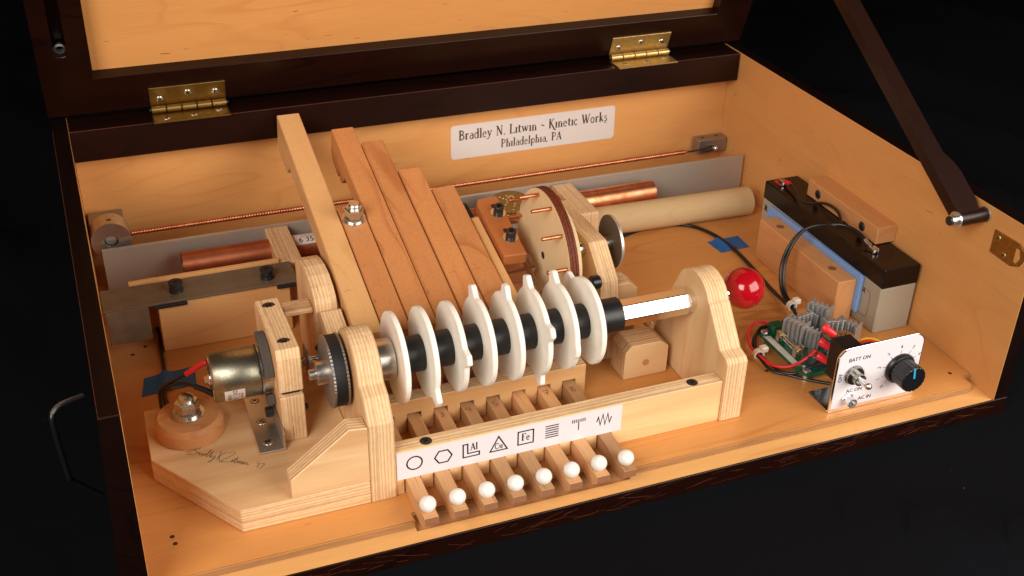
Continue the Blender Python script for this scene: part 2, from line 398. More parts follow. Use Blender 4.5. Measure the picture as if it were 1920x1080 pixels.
# ---- flat print: strokes and text laid a hair above a surface
def ribbon(mb, pts, w_, fr, z, closed=False, mi=0):
    """polyline pts (2-D, cm) of width w_ in frame fr=(origin,u,v,n)"""
    o, u, v, n = fr; P = [Vector(p) for p in pts]; m = len(P); vs = []
    for i in range(m):
        a = P[i - 1] if (i > 0 or closed) else None; b = P[(i + 1) % m] if (i < m - 1 or closed) else None
        d1 = (P[i] - a).normalized() if a is not None else None; d2 = (b - P[i]).normalized() if b is not None else None
        if d1 is None: d1 = d2
        if d2 is None: d2 = d1
        n1 = Vector((-d1.y, d1.x)); n2 = Vector((-d2.y, d2.x)); nn = (n1 + n2)
        nn = nn.normalized() if nn.length > 1e-4 else n1
        k = w_ / 2 / max(nn.dot(n1), .35)
        for s_ in (1, -1):
            q = P[i] + nn * k * s_; vs.append(o + u * q.x + v * q.y + n * z)
    fs = [[2 * i, 2 * i + 1, (2 * i + 3) % (2 * m), (2 * i + 2) % (2 * m)] for i in range(m if closed else m - 1)]
    mb.add(vs, fs, False, mi)
def arc(cx, cy, rx, ry, a0, a1, n=10):
    return [(cx + rx * math.cos(R_(a0 + (a1 - a0) * i / n)), cy + ry * math.sin(R_(a0 + (a1 - a0) * i / n))) for i in range(n + 1)]
T, H = .055, .125            # thin and thick stroke
def sf(x, y, w_=.2): return ([(x - w_ / 2, y), (x + w_ / 2, y)], T)
G = {
 'B': (.62, [([(.14, 0), (.14, 1)], H), (arc(.22, .76, .26, .22, 90, -90), .09), (arc(.22, .28, .32, .27, 90, -90), .09), ([(.02, 1), (.24, 1)], T), ([(.02, 0), (.24, 0)], T)]),
 'r': (.40, [([(.12, 0), (.12, .62)], H), (arc(.26, .42, .13, .17, 160, 40, 5), .09), sf(.12, .02, .24), ([(.0, .6), (.14, .6)], T)]),
 'a': (.46, [(arc(.22, .2, .16, .19, 0, 360, 14), .07), ([(.38, 0), (.38, .5)], .10), (arc(.24, .47, .14, .14, 10, 150, 5), T), ([(.36, .02), (.46, .02)], T)]),
 'd': (.52, [(arc(.22, .3, .17, .29, 0, 360, 16), .07), ([(.40, 0), (.40, 1.02)], H), ([(.28, 1.0), (.42, 1.0)], T), ([(.40, .02), (.5, .02)], T)]),
 'l': (.26, [([(.13, 0), (.13, 1.02)], H), sf(.13, .02, .22), ([(.02, 1), (.14, 1)], T)]),
 'e': (.46, [(arc(.22, .3, .17, .29, 0, 320, 14), .07), ([(.06, .3), (.39, .42)], T)]),
 'y': (.50, [([(.08, .62), (.25, .08)], .10), ([(.44, .62), (.22, -.05), (.1, -.22), (-.08, -.2)], .06), sf(.08, .62, .2), sf(.42, .62, .16)]),
 'N': (.74, [([(.14, 0), (.14, 1)], T), ([(.14, 1), (.6, .02)], H), ([(.6, 0), (.6, 1)], T), sf(.14, .02), ([(0, 1), (.2, 1)], T), sf(.6, 1)]),
 '.': (.22, [([(.06, .05), (.17, .05)], .11)]),
 ',': (.22, [([(.12, .1), (.05, -.12)], .08)]),
 'L': (.56, [([(.14, 0), (.14, 1)], H), ([(.02, .03), (.52, .03), (.54, .2)], T), sf(.14, 1, .26)]),
 'i': (.26, [([(.13, 0), (.13, .62)], H), sf(.13, .02, .22), ([(.02, .61), (.14, .61)], T)]),
 't': (.34, [([(.14, .08), (.14, .82)], H), ([(.02, .6), (.32, .6)], T), (arc(.24, .12, .1, .1, 190, 330, 5), T)]),
 'w': (.76, [([(.1, .62), (.24, .04)], .10), ([(.24, .04), (.4, .55)], T), ([(.38, .62), (.52, .04)], .10), ([(.52, .04), (.68, .62)], T), sf(.1, .62), sf(.67, .62, .14)]),
 'n': (.54, [([(.12, 0), (.12, .62)], H), (arc(.26, .42, .15, .17, 160, 0, 6), .06), ([(.41, .42), (.41, 0)], H), sf(.12, .02), sf(.41, .02)]),
 '~': (.44, [(arc(.14, .42, .09, .07, 160, 20, 5), .08), (arc(.31, .47, .09, .07, 200, 340, 5), .08)]),
 'K': (.66, [([(.14, 0), (.14, 1)], H), ([(.16, .45), (.5, .98)], T), ([(.26, .56), (.5, .1), (.62, -.16), (.8, -.2)], .11), sf(.14, .02), sf(.14, 1), sf(.5, .99)]),
 'c': (.42, [(arc(.22, .3, .17, .29, 40, 320, 12), .08)]),
 'W': (.94, [([(.1, 1), (.3, .03)], H), ([(.3, .03), (.5, .92)], T), ([(.44, 1), (.64, .03)], H), ([(.64, .03), (.86, 1)], T), sf(.1, 1, .22), sf(.85, 1, .18)]),
 'o': (.50, [(arc(.24, .3, .18, .29, 0, 360, 16), .08)]),
 'k': (.52, [([(.12, 0), (.12, 1.02)], H), ([(.14, .26), (.38, .6)], T), ([(.2, .36), (.46, .0)], .10), sf(.12, .02), ([(.0, 1), (.13, 1)], T)]),
 's': (.38, [(arc(.19, .45, .12, .13, 40, 260, 8) , .07), (arc(.19, .17, .13, .14, 90, -140, 8), .07), ([(.1, .02), (.1, -.16), (.3, -.18)], T)]),
 'P': (.58, [([(.14, 0), (.14, 1)], H), (arc(.22, .73, .28, .25, 90, -90), .08), ([(.02, 1), (.24, 1)], T), sf(.14, .02)]),
 'h': (.54, [([(.12, 0), (.12, 1.02)], H), (arc(.26, .42, .15, .17, 160, 0, 6), .06), ([(.41, .42), (.41, 0)], H), sf(.12, .02), sf(.41, .02)]),
 'p': (.52, [([(.12, -.3), (.12, .6)], H), (arc(.28, .3, .17, .28, 0, 360, 14), .07), sf(.12, -.29)]),
 'A': (.66, [([(.08, 0), (.32, 1)], T), ([(.32, 1), (.56, 0)], H), ([(.16, .34), (.46, .34)], T), sf(.08, .02), sf(.56, .02)]),
 'F': (.56, [([(.14, 0), (.14, 1)], H), ([(.02, 1), (.5, 1), (.52, .8)], T), ([(.14, .53), (.4, .53)], T), sf(.14, .02, .26)]),
 'C': (.64, [(arc(.34, .5, .28, .49, 35, 325, 16), .09)]),
 'u': (.54, [([(.12, .6), (.12, .2)], H), (arc(.26, .2, .14, .17, 180, 350, 6), .06), ([(.4, .62), (.4, .0)], H), sf(.08, .61, .16), sf(.38, .61, .14)]),
 ' ': (.34, []),
}
def serif(mb, txt, x, y, h, fr, track=.05, center=True, bold=1.0):
    wd = sum(G[c][0] + track for c in txt) * h
    if center: x -= wd / 2
    k = 0
    for c in txt:
        for pts, w_ in G[c][1]:
            ribbon(mb, [(x + px * h, y + py * h) for px, py in pts], w_ * h * bold, fr, .012 + .0012 * (k % 5)); k += 1
        x += (G[c][0] + track) * h
def sans(mb, txt, x, y, h, fr, rot=0, center=True, bold=0.0, z=.012):
    cu = bpy.data.curves.new('t', 'FONT'); cu.body = txt; cu.size = 1; cu.resolution_u = 3; cu.offset = bold
    if center: cu.align_x = 'CENTER'; cu.align_y = 'CENTER'
    ob = bpy.data.objects.new('t', cu); col.objects.link(ob); bpy.context.view_layer.update()
    me = bpy.data.meshes.new_from_object(ob.evaluated_get(bpy.context.evaluated_depsgraph_get()))
    o, u, v, n = fr; c, s_ = math.cos(rot), math.sin(rot)
    vs = []
    for q in me.vertices:
        a = q.co.x * h; b = q.co.y * h; vs.append(o + u * (x + a * c - b * s_) + v * (y + a * s_ + b * c) + n * z)
    mb.add(vs, [list(p.vertices) for p in me.polygons])
    bpy.data.objects.remove(ob); bpy.data.curves.remove(cu); bpy.data.meshes.remove(me)
V3 = Vector
def philips(mb_head, c, d, r, dome=.06, mi=0):
    """screw head of radius r at c facing d, with a cross recess"""
    c = V3(c); d = V3(d).normalized()
    mb_head.lathe([(r, 0), (r * .92, dome * .7), (r * .5, dome), (0.001, dome)], c, d, 20, mi, True, False)
def cross(mb, c, d, r, up=.01, mi=0, w_=.22):
    c = V3(c) + V3(d).normalized() * up; d = V3(d).normalized(); u = d.orthogonal().normalized(); v = d.cross(u)
    for i, (a, b) in enumerate(((u, v), (v, u))):
        mb.add([c + a * r + b * r * w_ + d * .001 * i, c + a * r - b * r * w_ + d * .001 * i, c - a * r - b * r * w_ + d * .001 * i, c - a * r + b * r * w_ + d * .001 * i], [[0, 1, 2, 3]], False, mi)
def screw(parent, c, d, r, mat='zinc', crossmat='ink', name='screw', dome=.06):
    if mat == 'blacksteel': dome = max(dome, .05)
    b = MB(); philips(b, c, d, r, dome); cross(b, c, d, r * .55, dome + .006, 1)
    return part(name, b, [mat, crossmat], parent)

# ================================================================== the cloth (ground and backdrop)
def build_cloth():
    mb = MB(); nx, ny = 150, 130; import mathutils.noise as mn
    vs = []
    for j in range(ny + 1):
        for i in range(nx + 1):
            x = -190 + 420 * i / nx; t = -150 + 400 * j / ny
            y = t; z = -2.15
            if t > 90:
                a = min((t - 90) / 60, PI / 2 * 1.0); rr = 60
                y = 90 + rr * math.sin(a); z += rr * (1 - math.cos(a)) + max(0, (t - 90) - rr * PI / 2)
            d = max(0, max(-16 - x, x - 53, -19.5 - y, y - 29)) # distance outside the case
            k = min(d / 6, 1)
            q = 1.5 * mn.noise(V3((x * .035, y * .06 + x * .02, 1.7))) + .5 * mn.noise(V3((x * .11, y * .05, 4.1)))
            ridge = (1 - abs(mn.noise(V3((x * .05 + y * .03, y * .012 - x * .02, 9.0))))) ** 9
            z += k * (max(0, q * .9) + ridge * 2.2)
            vs.append((x, y, z))
    fs = [[j * (nx + 1) + i, j * (nx + 1) + i + 1, (j + 1) * (nx + 1) + i + 1, (j + 1) * (nx + 1) + i] for j in range(ny) for i in range(nx)]
    mb.add(vs, fs, True)
    structure('cloth', mb, 'cloth')
    lm = MB(); rr_ = random.Random(5)
    for i in range(150):
        x = rr_.uniform(-60, 90); y = rr_.uniform(-45, 60)
        if -17 < x < 54 and -19 < y < 30: continue
        gx = (x + 190) / 420 * nx; gy = (y + 150) / 400 * ny; q = V3(vs[int(gy) * (nx + 1) + int(gx)]); z = max(q.z, -2.1) + .25
        r_ = rr_.uniform(.02, .05); a = rr_.uniform(0, 3); lm.box(x, x + r_, y, y + r_ * rr_.uniform(.6, 2.5), z, z + r_ * .6, 0)
    o = structure('lint', lm, 'lint'); o['kind'] = 'stuff'; o['label'] = 'tiny pale specks of lint scattered over the black cloth'; o['category'] = 'lint'
build_cloth()

# ================================================================== the case
XL, XR, YF, YB, HT = -12.8, 49.72, -16.85, 25.4, 13.55
case = thing('carrying_case', 'dark stained wooden case with birch lining, lid raised on a wooden strut, front side open', 'wooden case', (18, 4, -2.1))
# floor: upper panel with notched cut-outs for the key ends, plus lower front strip
b = MB()
fx0, fx1, fyf = XL, 48.9, -15.5
pts = [(fx0, YB), (fx0, fyf)]
pts += [(4.2, fyf), (4.2, fyf + .75), (19.5, fyf + .75), (19.5, fyf)]
pts += [(fx1 - .25, fyf), (fx1, fyf + .25), (fx1, -14.2), (XR, -14.2), (XR, YB)]
b.poly(pts, 'z', -.62, 0, .09, 0, 2)
part('floor_panel', b, ['floor', 'grooved'], case, facemat=lambda c, n: 1 if (n.z < .5) else 0)
b = MB(); b.poly([(XL, YF), (XR, YF), (XR, -13), (19.5, -13), (19.5, -15.75), (4.2, -15.75), (4.2, -13), (XL, -13)], 'z', -1.4, -.66, .02); part('front_strip', b, 'strip', case)
b = MB().box(XL + .0, XR - .0, YF + .1, YB + 1.3, -2.1, -1.42, .02)
part('bottom_board', b, 'stain', case)
b = MB().box(-13.3, 51.0, YF - .06, YF + .08, -2.12, -.64, .02); part('front_edge_band', b, 'stain', case)
b = MB().box(-13.3, 51.0, YF - .05, YF + .08, -.64, -.62, .0) if False else None
b = MB().box(4.22, 19.48, -15.74, -13.1, -1.25, -.98, 0); part('recess_floor', b, 'block', case)
# carved looking scratches along the dark front edge
b = MB(); fr = (V3((0, YF - .06, -1.38)), V3((1, 0, 0)), V3((0, 0, 1)), V3((0, -1, 0)))
for i in range(110):
    x = random.uniform(-8, 49); y = random.uniform(-.6, .55); L = random.uniform(.5, 2.6); s_ = random.uniform(.05, .32) * random.choice((1, 1, -1))
    if abs(y + s_ * L) > .66: continue
    ribbon(b, [(x, y), (x + L * .5, y + s_ * L * .6), (x + L, y + s_ * L)], random.uniform(.010, .024), fr, .006 + .0007 * (i % 9))
part('edge_scratches', b, 'chip', case, stuff=True)
# walls
side = lambda inner: (lambda c, n: 1 if n.x * inner > .7 else 0)
def hexa(p, bev):
    bm = bmesh.new(); v = [bm.verts.new(q) for q in p]
    for f in ((0, 1, 2, 3), (4, 5, 6, 7), (0, 1, 5, 4), (1, 2, 6, 5), (2, 3, 7, 6), (3, 0, 4, 7)): bm.faces.new([v[i] for i in f])
    bmesh.ops.recalc_face_normals(bm, faces=bm.faces); bmesh.ops.bevel(bm, geom=bm.edges[:], offset=bev, segments=1, affect='EDGES'); return MB().bm_in(bm)
b = hexa([(-14.1, YF, -2.1), (-12.35, YF, -2.1), (-12.82, YB + 1.3, -2.1), (-14.3, YB + 1.3, -2.1), (-13.33, YF, HT), (-12.15, YF, HT), (-12.86, YB + 1.3, HT), (-14.12, YB + 1.3, HT)], .03)
part('left_wall', b, ['stainy', 'wally'], case, facemat=side(1))
b = MB().box(XR, 51.0, YF, YB + 1.3, -2.1, HT, .03); part('right_wall', b, ['stainy', 'wally'], case, facemat=side(-1))
b = MB().box(XL - .02, XR, YB, YB + 1.3, -1.42, HT - .05, .04); part('back_wall', b, ['stain', 'wallx'], case, facemat=lambda c, n: 1 if n.y < -.7 else 0)
b = MB(); b.box(XL + .02, XR - .15, 23.4, YB - .02, 10.8, HT, .04); part('rim', b, 'stain', case)
# pale worn line on the left wall's inner top edge
b = MB(); fr = (V3((0, 0, HT)), V3((1, 0, 0)), V3((0, 1, 0)), V3((0, 0, 1)))
for i in range(26):
    y = random.uniform(-16.5, 23); xe = -12.15 - (y - YF) * .0165 - .04; L = random.uniform(.2, 1.2); ribbon(b, [(xe, y), (xe - .016 * L, y + L)], random.uniform(.02, .05), fr, .008 + .001 * (i % 4))
ribbon(b, [(-13.28, -16.8), (-14.03, 24)], .025, fr, .006); ribbon(b, [(-13.28, -16.78), (-12.2, -16.78)], .025, fr, .0065)
fr2 = (V3((0, 23.4, 0)), V3((1, 0, 0)), V3((0, 0, 1)), V3((0, -1, 0)))
ribbon(b, [(XL, HT - .04), (-6.6, HT - .05), (XR - .2, HT - .03)], .03, fr2, .006)
part('worn_edges', b, 'chip', case, stuff=True)
# screws / drill holes in the floor
for (x, y) in ((-10.6, -11.7), (-10.5, -12.4), (-9.96, 10.96), (-11.0, 10.1), (34.8, -8.4), (48.2, -13.5)):
    b = MB().lathe([(.16, 0), (.13, .012), (.05, .014), (.001, .015)], (x, y, .0), (0, 0, 1), 12, 0, False, False); part('screw_hole', b, 'hole', case)
# lid -------------------------------------------------------------
LU = V3((0, -.3216, .947)).normalized(); LN = V3((0, -.947, -.3216)).normalized(); LX = V3((1, 0, 0)); LO = V3((0, 25.5, 14.0))
def lidM():
    m = Matrix((LX.to_4d(), (-LN).to_4d(), LU.to_4d(), (0, 0, 0, 1))).transposed()
    m[0][3], m[1][3], m[2][3] = LO; m[3] = (0, 0, 0, 1); return m
LM = lidM()
def lid(mb): return mb.xf(LM)
lz0, lzi, ltop, lzt = .15, 3.65, 40, 36.5
def lidpoly(p, y0, y1, bv): b = MB(); b.poly(p, 'y', y0, y1, bv); return lid(b)
part('lid_frame', lidpoly([(-14.2, lz0), (50.6, lz0), (50.6, ltop), (47.0, ltop), (47.0, lzi), (-10.2, lzi), (-10.2, ltop), (-11.85, ltop), (-11.85, 6.35), (-12.0, 6.08), (-12.33, 6.0), (-12.66, 6.08), (-12.82, 6.35), (-12.82, ltop), (-14.2, ltop)], 0, 1.6, .025), 'stain', case)
part('lid_back', lidpoly([(-14.2, lz0), (50.6, lz0), (50.6, ltop), (47.0, ltop), (47.0, lzi), (-10.2, lzi), (-10.2, ltop), (-14.2, ltop)], 1.602, 2.6, .01), 'stain', case)
b = MB(); b.box(-10.19, 46.99, 0, 2.6, lzt, ltop, .02); part('lid_top_rail', lid(b), 'stain', case)
b = MB(); b.box(-10.2, 47.0, 1.1, 1.6, lzi, lzt, 0); part('lid_panel', lid(b), 'lidp', case)
b = MB(); b.lathe([(.48, 0), (.48, .1), (.34, .16), (.34, -.4)], (0, 0, 0), (0, -1, 0), 20, 0, False, False)
b.xf(Matrix.Translation((-12.33, .55, 6.5))); part('slot_pin', lid(b), 'alumat', case)
b = MB(); b.box(-13.6, 50.0, .0, .0 + .5, -.4, .12, .0)
# hinges ----------------------------------------------------------
def hinge(x0, x1, bright):
    mt = 'brassb' if bright else 'brass'
    b = MB(); b.box(x0, x1, 22.95, 24.95, HT + .0, HT + .14, .02)          # leaf on the rim
    h = part('hinge', b, mt, case)
    h2 = MB(); h2.box(x0, x1, -.14, .0, .18, 2.15, .02); part('leaf', lid(h2), mt, h)
    L = (x1 - x0) / 5
    k = MB()
    for i in range(5): k.cyl((x0 + L * i + .04, 24.95, 14.02), (x0 + L * (i + 1) - .04, 24.95, 14.02), .30, n=20, bev=.03)
    part('knuckle', k, mt, h)
    k = MB(); k.cyl((x0 - .12, 24.95, 14.02), (x1 + .12, 24.95, 14.02), .13, n=12); part('pin', k, 'blacksteel', h)
    for f, z in ((.13, .95), (.5, 1.35), (.86, 1.15)):
        c = LM @ V3((x0 + (x1 - x0) * f, -.14, z)); screw(h, c, LN, .3)
    for f, y in ((.17, 23.6), (.53, 23.75), (.87, 24.2)): screw(h, (x0 + (x1 - x0) * f, y, HT + .14), (0, 0, 1), .29)
hinge(-6.15, .1, False); hinge(36.2, 42.4, True)
# strut: prop between right wall and lid ---------------------------
SD = V3((0, .847, .5316)).normalized(); SN = V3((0, -SD.z, SD.y)); so = V3((47.0, -11.64, 12.78))
def strutM():
    m = Matrix(((1, 0, 0, so.x), (0, SD.y, SN.y, so.y), (0, SD.z, SN.z, so.z), (0, 0, 0, 1))); return m
b = MB(); b.box(0, 1.5, .0, 46, -.62, .45, .05)
b.poly([(1.46, .0), (1.9, .2), (2.15, 1.2), (2.15, 3.6), (1.95, 4.6), (1.46, 5.6)], 'z', -.60, .44, .05)
b.cyl((-.01, .0, -.07), (2.5, .0, -.07), .56, n=28, bev=.05)
b.xf(strutM()); st = part('strut', b, 'strut', case)
for wa, wb_ in ((-.14, -.01), (2.5, 2.64)):
    b = MB(); b.ring((wa, 0, -.05), (wb_, 0, -.05), .62, .3, 28); b.xf(strutM()); part('washer', b, 'chrome', st)
b = MB(); b.cyl((-.6, 0, -.05), (-.1, 0, -.05), .4, n=20, bev=.05); b.xf(strutM()); part('bolt', b, 'collar', st)
b = MB(); b.cyl((-.75, 0, -.05), (-.61, 0, -.05), .36, n=20, bev=.04); b.xf(strutM()); part('bolt_head', b, 'blacksteel', st)
# latch plate on the right wall
b = MB(); b.poly([(-12.85, 12.1), (-12.85, 10.25), (-15.0, 10.15), (-15.8, 10.5), (-16.1, 11.1), (-16.0, 11.8), (-15.4, 12.15)], 'x', XR - .13, XR + .02, .03)
lp = part('latch_plate', b, 'brass', case)
b = MB(); b.poly([(-15.25, 11.75), (-15.25, 10.65), (-15.5, 10.6), (-15.75, 11.1), (-15.55, 11.75)], 'x', XR - .15, XR - .125, 0); part('slot', b, ['wally'], lp)
for y, z in ((-13.4, 11.65), (-14.25, 10.65)): screw(lp, (XR - .13, y, z), (-1, 0, 0), .25, 'brassb')
# carrying handle on the left side
b = MB(); hp = [(-14.1, -10.8, 11.2), (-15.2, -12.2, 11.6), (-15.3, -12.5, 11.6), (-15.35, -12.7, 11.4), (-15.2, -13.2, 6.8), (-14.1, -12.3, 4.8)]
b.tube([(-14.1, -10.9, 11.2), (-15.3, -12.2, 11.75), (-15.75, -12.75, 11.6)], .15, 10, sub=4); part('handle', b, 'alumat', case)
b = MB(); b.tube([(-15.72, -12.7, 11.6), (-15.8, -12.9, 10.9), (-15.6, -12.9, 7.4), (-15.4, -12.75, 6.7), (-14.1, -12.3, 4.9)], .17, 10, sub=4); part('handle_bail', b, 'wire', case)  # shaded part of the same metal handle, its shade put in as black colour

# sticker on the back wall
lab = thing('name_label', 'white rectangular sticker with the maker name and city on the back wall', 'sticker', (28.8, YB, 7.2))
def rrect(x0, x1, y0, y1, r, n=5):
    o = []
    for cx, cy, a in ((x1 - r, y1 - r, 0), (x0 + r, y1 - r, 90), (x0 + r, y0 + r, 180), (x1 - r, y0 + r, 270)):
        for k in range(n + 1): t = R_(a + 90 * k / n); o.append((cx + r * math.cos(t), cy + r * math.sin(t)))
    return o
b = MB().poly(rrect(20.27, 37.3, 5.5, 8.93, .35), 'y', YB - .03, YB - .002, 0); part('backing', b, 'labelp', lab)
b = MB(); fr = (V3((28.8, YB - .03, 0)), V3((1, 0, 0)), V3((0, 0, 1)), V3((0, -1, 0)))
serif(b, 'Bradley N. Litwin ~ Kinetic Works', 0, 7.42, .95, fr, .048, bold=1.25); serif(b, 'Philadelphia, PA', -.3, 6.12, .84, fr, .04, bold=1.2); part('lettering', b, 'inkb', lab)

# ================================================================== back row: channel, copper tubes, string, dowel
b = MB(); b.box(-11.95, 49.25, 20.0, 20.35, 0.02, 4.2, .02); b.box(-11.95, 49.25, 20.36, 22.6, .02, .32, .02)
solo('aluminium_angle', b, 'alubar', 'long aluminium angle bar standing behind the copper tube', 'metal bar', (18, 20.2, 0))
cs = thing('copper_spring', 'long thin copper wound spring stretched in front of the back wall', 'spring', (18, 22.3, 4))
b = MB(); n_ = 225; pr_ = []
for i in range(n_ * 4 + 1): pr_.append((.175 + .075 * (.5 - .5 * math.cos(PI * i / 2)), 53.3 * i / (n_ * 4)))
b.lathe(pr_, (-9.4, 22.4, 4.28), (1, 0, 0), 10); part('winding', b, 'cu', cs)
b = MB(); b.cyl((-9.7, 22.4, 4.28), (44.2, 22.4, 4.28), .1, n=8); part('core', b, 'cud', cs)
def endblock(x0, x1, y0, y1, z1, label):
    t = thing('anchor_block', label, 'metal block', ((x0 + x1) / 2, y0, 0), None)
    b = MB(); b.box(x0, x1, y0, y1, 3.0, z1, .08); part('block', b, 'alumat', t); return t
eb = endblock(-12.6, -9.75, 22.9, 25.2, 5.35, 'squared aluminium anchor block with round collar at the left end of the copper spring')
b = MB(); b.ring((-11.05, 20.9, 4.55), (-11.05, 22.9, 4.55), 1.62, .55, 48); part('collar', b, 'collar', eb)
b = MB(); b.cyl((-11.05, 21.1, 4.55), (-11.05, 22.5, 4.55), .48, n=20, bev=.06); part('screw', b, 'chrome', eb)
b = MB(); b.lathe([(.22, 0), (.2, .02), (.01, .03)], (-11.0, 21.7, 6.15), (0, .05, 1), 16, 0, False, False); part('set_screw_hole', b, 'blacksteel', eb)
eb = endblock(46.3, 49.6, 23.9, 25.2, 4.5, 'small aluminium anchor block with ball screw at the right end of the copper spring')
b = MB(); b.tube([(44.0, 22.4, 4.25), (45.2, 22.6, 4.15), (46.4, 23.0, 4.0), (47.8, 23.5, 3.95), (47.9, 23.6, 3.5), (46.2, 23.0, 3.7)], .09, 8); part('hook', b, 'blacksteel', eb)
b = MB(); b.sphere((48.0, 23.4, 3.7), .28, 16); b.cyl((48.0, 23.4, 3.7), (48.0, 23.95, 3.7), .14); part('ball_screw', b, 'chrome', eb)
for x in (46.8, 48.4):
    b = MB(); b.lathe([(.18, 0), (.16, .02), (.01, .025)], (x + .3, 24.6, 4.5), (0, 0, 1), 14, 0, False, False); part('screw_hole', b, 'blacksteel', eb)
def bracket(x0, x1, label):
    t = thing('tube_bracket', label, 'wooden bracket', ((x0 + x1) / 2, 16.5, 0), 'brackets carrying the copper tube')
    b = MB(); b.poly([(13.2, 0), (13.2, 4.1), (13.35, 4.25), (19.6, 4.25), (19.85, 4.0), (19.85, 0)], 'x', x0, x1, .05); part('plate', b, 'plyx', t); return t
t = bracket(1.45, 3.35, 'striped plywood tube bracket behind the left end of the steel strip')
b = MB(); b.box(.9, 1.42, 13.4, 16.0, 0, 2.2, .05); part('foam_pad', b, 'bluefoam', t)
t = bracket(28.35, 30.2, 'pale pine tube bracket right of the pinned wheel')
b = MB(); b.box(27.7, 28.33, 14.2, 15.8, 2.2, 3.4, .2); part('foam_pad', b, 'bluefoam', t)
ct = thing('copper_tube', 'thick copper pipe lying along the aluminium bar through two plywood brackets', 'copper pipe', (16, 18.0, 0))
b = MB(); TC = (18.05, 2.85)
b.ring((-5.85, TC[0], TC[1]), (1.44, TC[0], TC[1]), 1.06, .93, 36); part('pipe_left', b, 'cud', ct, 'dull red copper end of the pipe')
b = MB(); b.ring((3.36, TC[0], TC[1]), (28.34, TC[0], TC[1]), 1.0, .85, 32); part('pipe_middle', b, 'cud', ct)
b = MB(); b.ring((30.21, TC[0], TC[1]), (38.1, TC[0], TC[1]), 1.06, .93, 36); part('pipe_right', b, 'cu', ct, 'bright copper end of the pipe')
b = MB()
vs = []; fs = []
for i in range(13):
    a = R_(35 + 120 * i / 12)
    for x in (3.45, 7.2): vs.append((x, TC[0] - 1.03 * math.cos(a), TC[1] + 1.03 * math.sin(a)))
for i in range(12): fs.append([2 * i, 2 * i + 1, 2 * i + 3, 2 * i + 2])
b.add(vs, fs, True); wl = part('paper_label', b, 'labelp', ct)
b = MB()
def onpipe(x, s_, r=1.045): a = R_(s_); return V3((x, TC[0] - r * math.cos(a), TC[1] + r * math.sin(a)))
xx = 4.2
for i in range(12):
    w_ = random.choice((.03, .05, .08)); b.add([onpipe(xx, 78), onpipe(xx + w_, 78), onpipe(xx + w_, 112), onpipe(xx, 112)], [[0, 1, 2, 3]]); xx += w_ + random.choice((.03, .05))
tb = MB(); sans(tb, '6 352', 0, 0, .75, (V3((0, 0, 0)), V3((1, 0, 0)), V3((0, 1, 0)), V3((0, 0, 1))), 0, True, 0)
for q, f in ((tb.v, tb.f),): b.add([onpipe(4.75 + p.x, 58 + p.y * 50) for p in q], f)
part('barcode', b, 'ink', wl)
b = MB(); b.cyl((30.6, 16.35, 1.42), (47.6, 15.75, 1.42), 1.4, n=36, bev=.12)
solo('wooden_dowel', b, 'dowel', 'thick pale wooden dowel lying on the floor in front of the bright copper pipe', 'dowel', (39, 16, 0))
# steel strip and its board
t = thing('support_board', 'low birch board under the long steel strip near the left wall', 'wooden board', (-3, 11, 0))
b = MB(); b.box(-8.6, 1.55, 9.65, 13.1, .02, 4.35, .06); part('front_board', b, 'board', t)
b = MB(); b.box(-10.4, 1.4, 13.11, 13.5, .02, 4.62, .03); part('rear_strip', b, 'board', t)
t = thing('steel_strip', 'long flat steel strip with a bent down tab and two black screws at the left', 'metal strip', (-5, 11, 4.4))
b = MB(); b.box(-12.55, 2.2, 9.45, 12.75, 4.38, 4.56, .03); part('flat', b, 'strip_steel', t)
b = MB(); b.box(-12.4, -9.3, 9.2, 9.42, 1.65, 4.5, .04); part('bent_tab', b, 'strip_steel', t)
for x, y in ((-7.0, 10.9), (.0, 10.65)):
    b = MB(); b.lathe([(.55, 0), (.55, .3), (.42, .34), (.42, .62), (.55, .66), (.55, .82), (.16, .84), (.14, .6), (.01, .6)], (x, y, 4.56), (0, 0, 1), 24, 0, False, False); part('screw', b, 'blacksteel', t)
for x0, x1 in ((-9.2, -6.4), (.2, 2.0)):
    b = MB(); b.box(x0 + .3, x1, 9.28, 9.62, 4.1, 4.37, .05); part('rubber_pad', b, 'rubber', t)

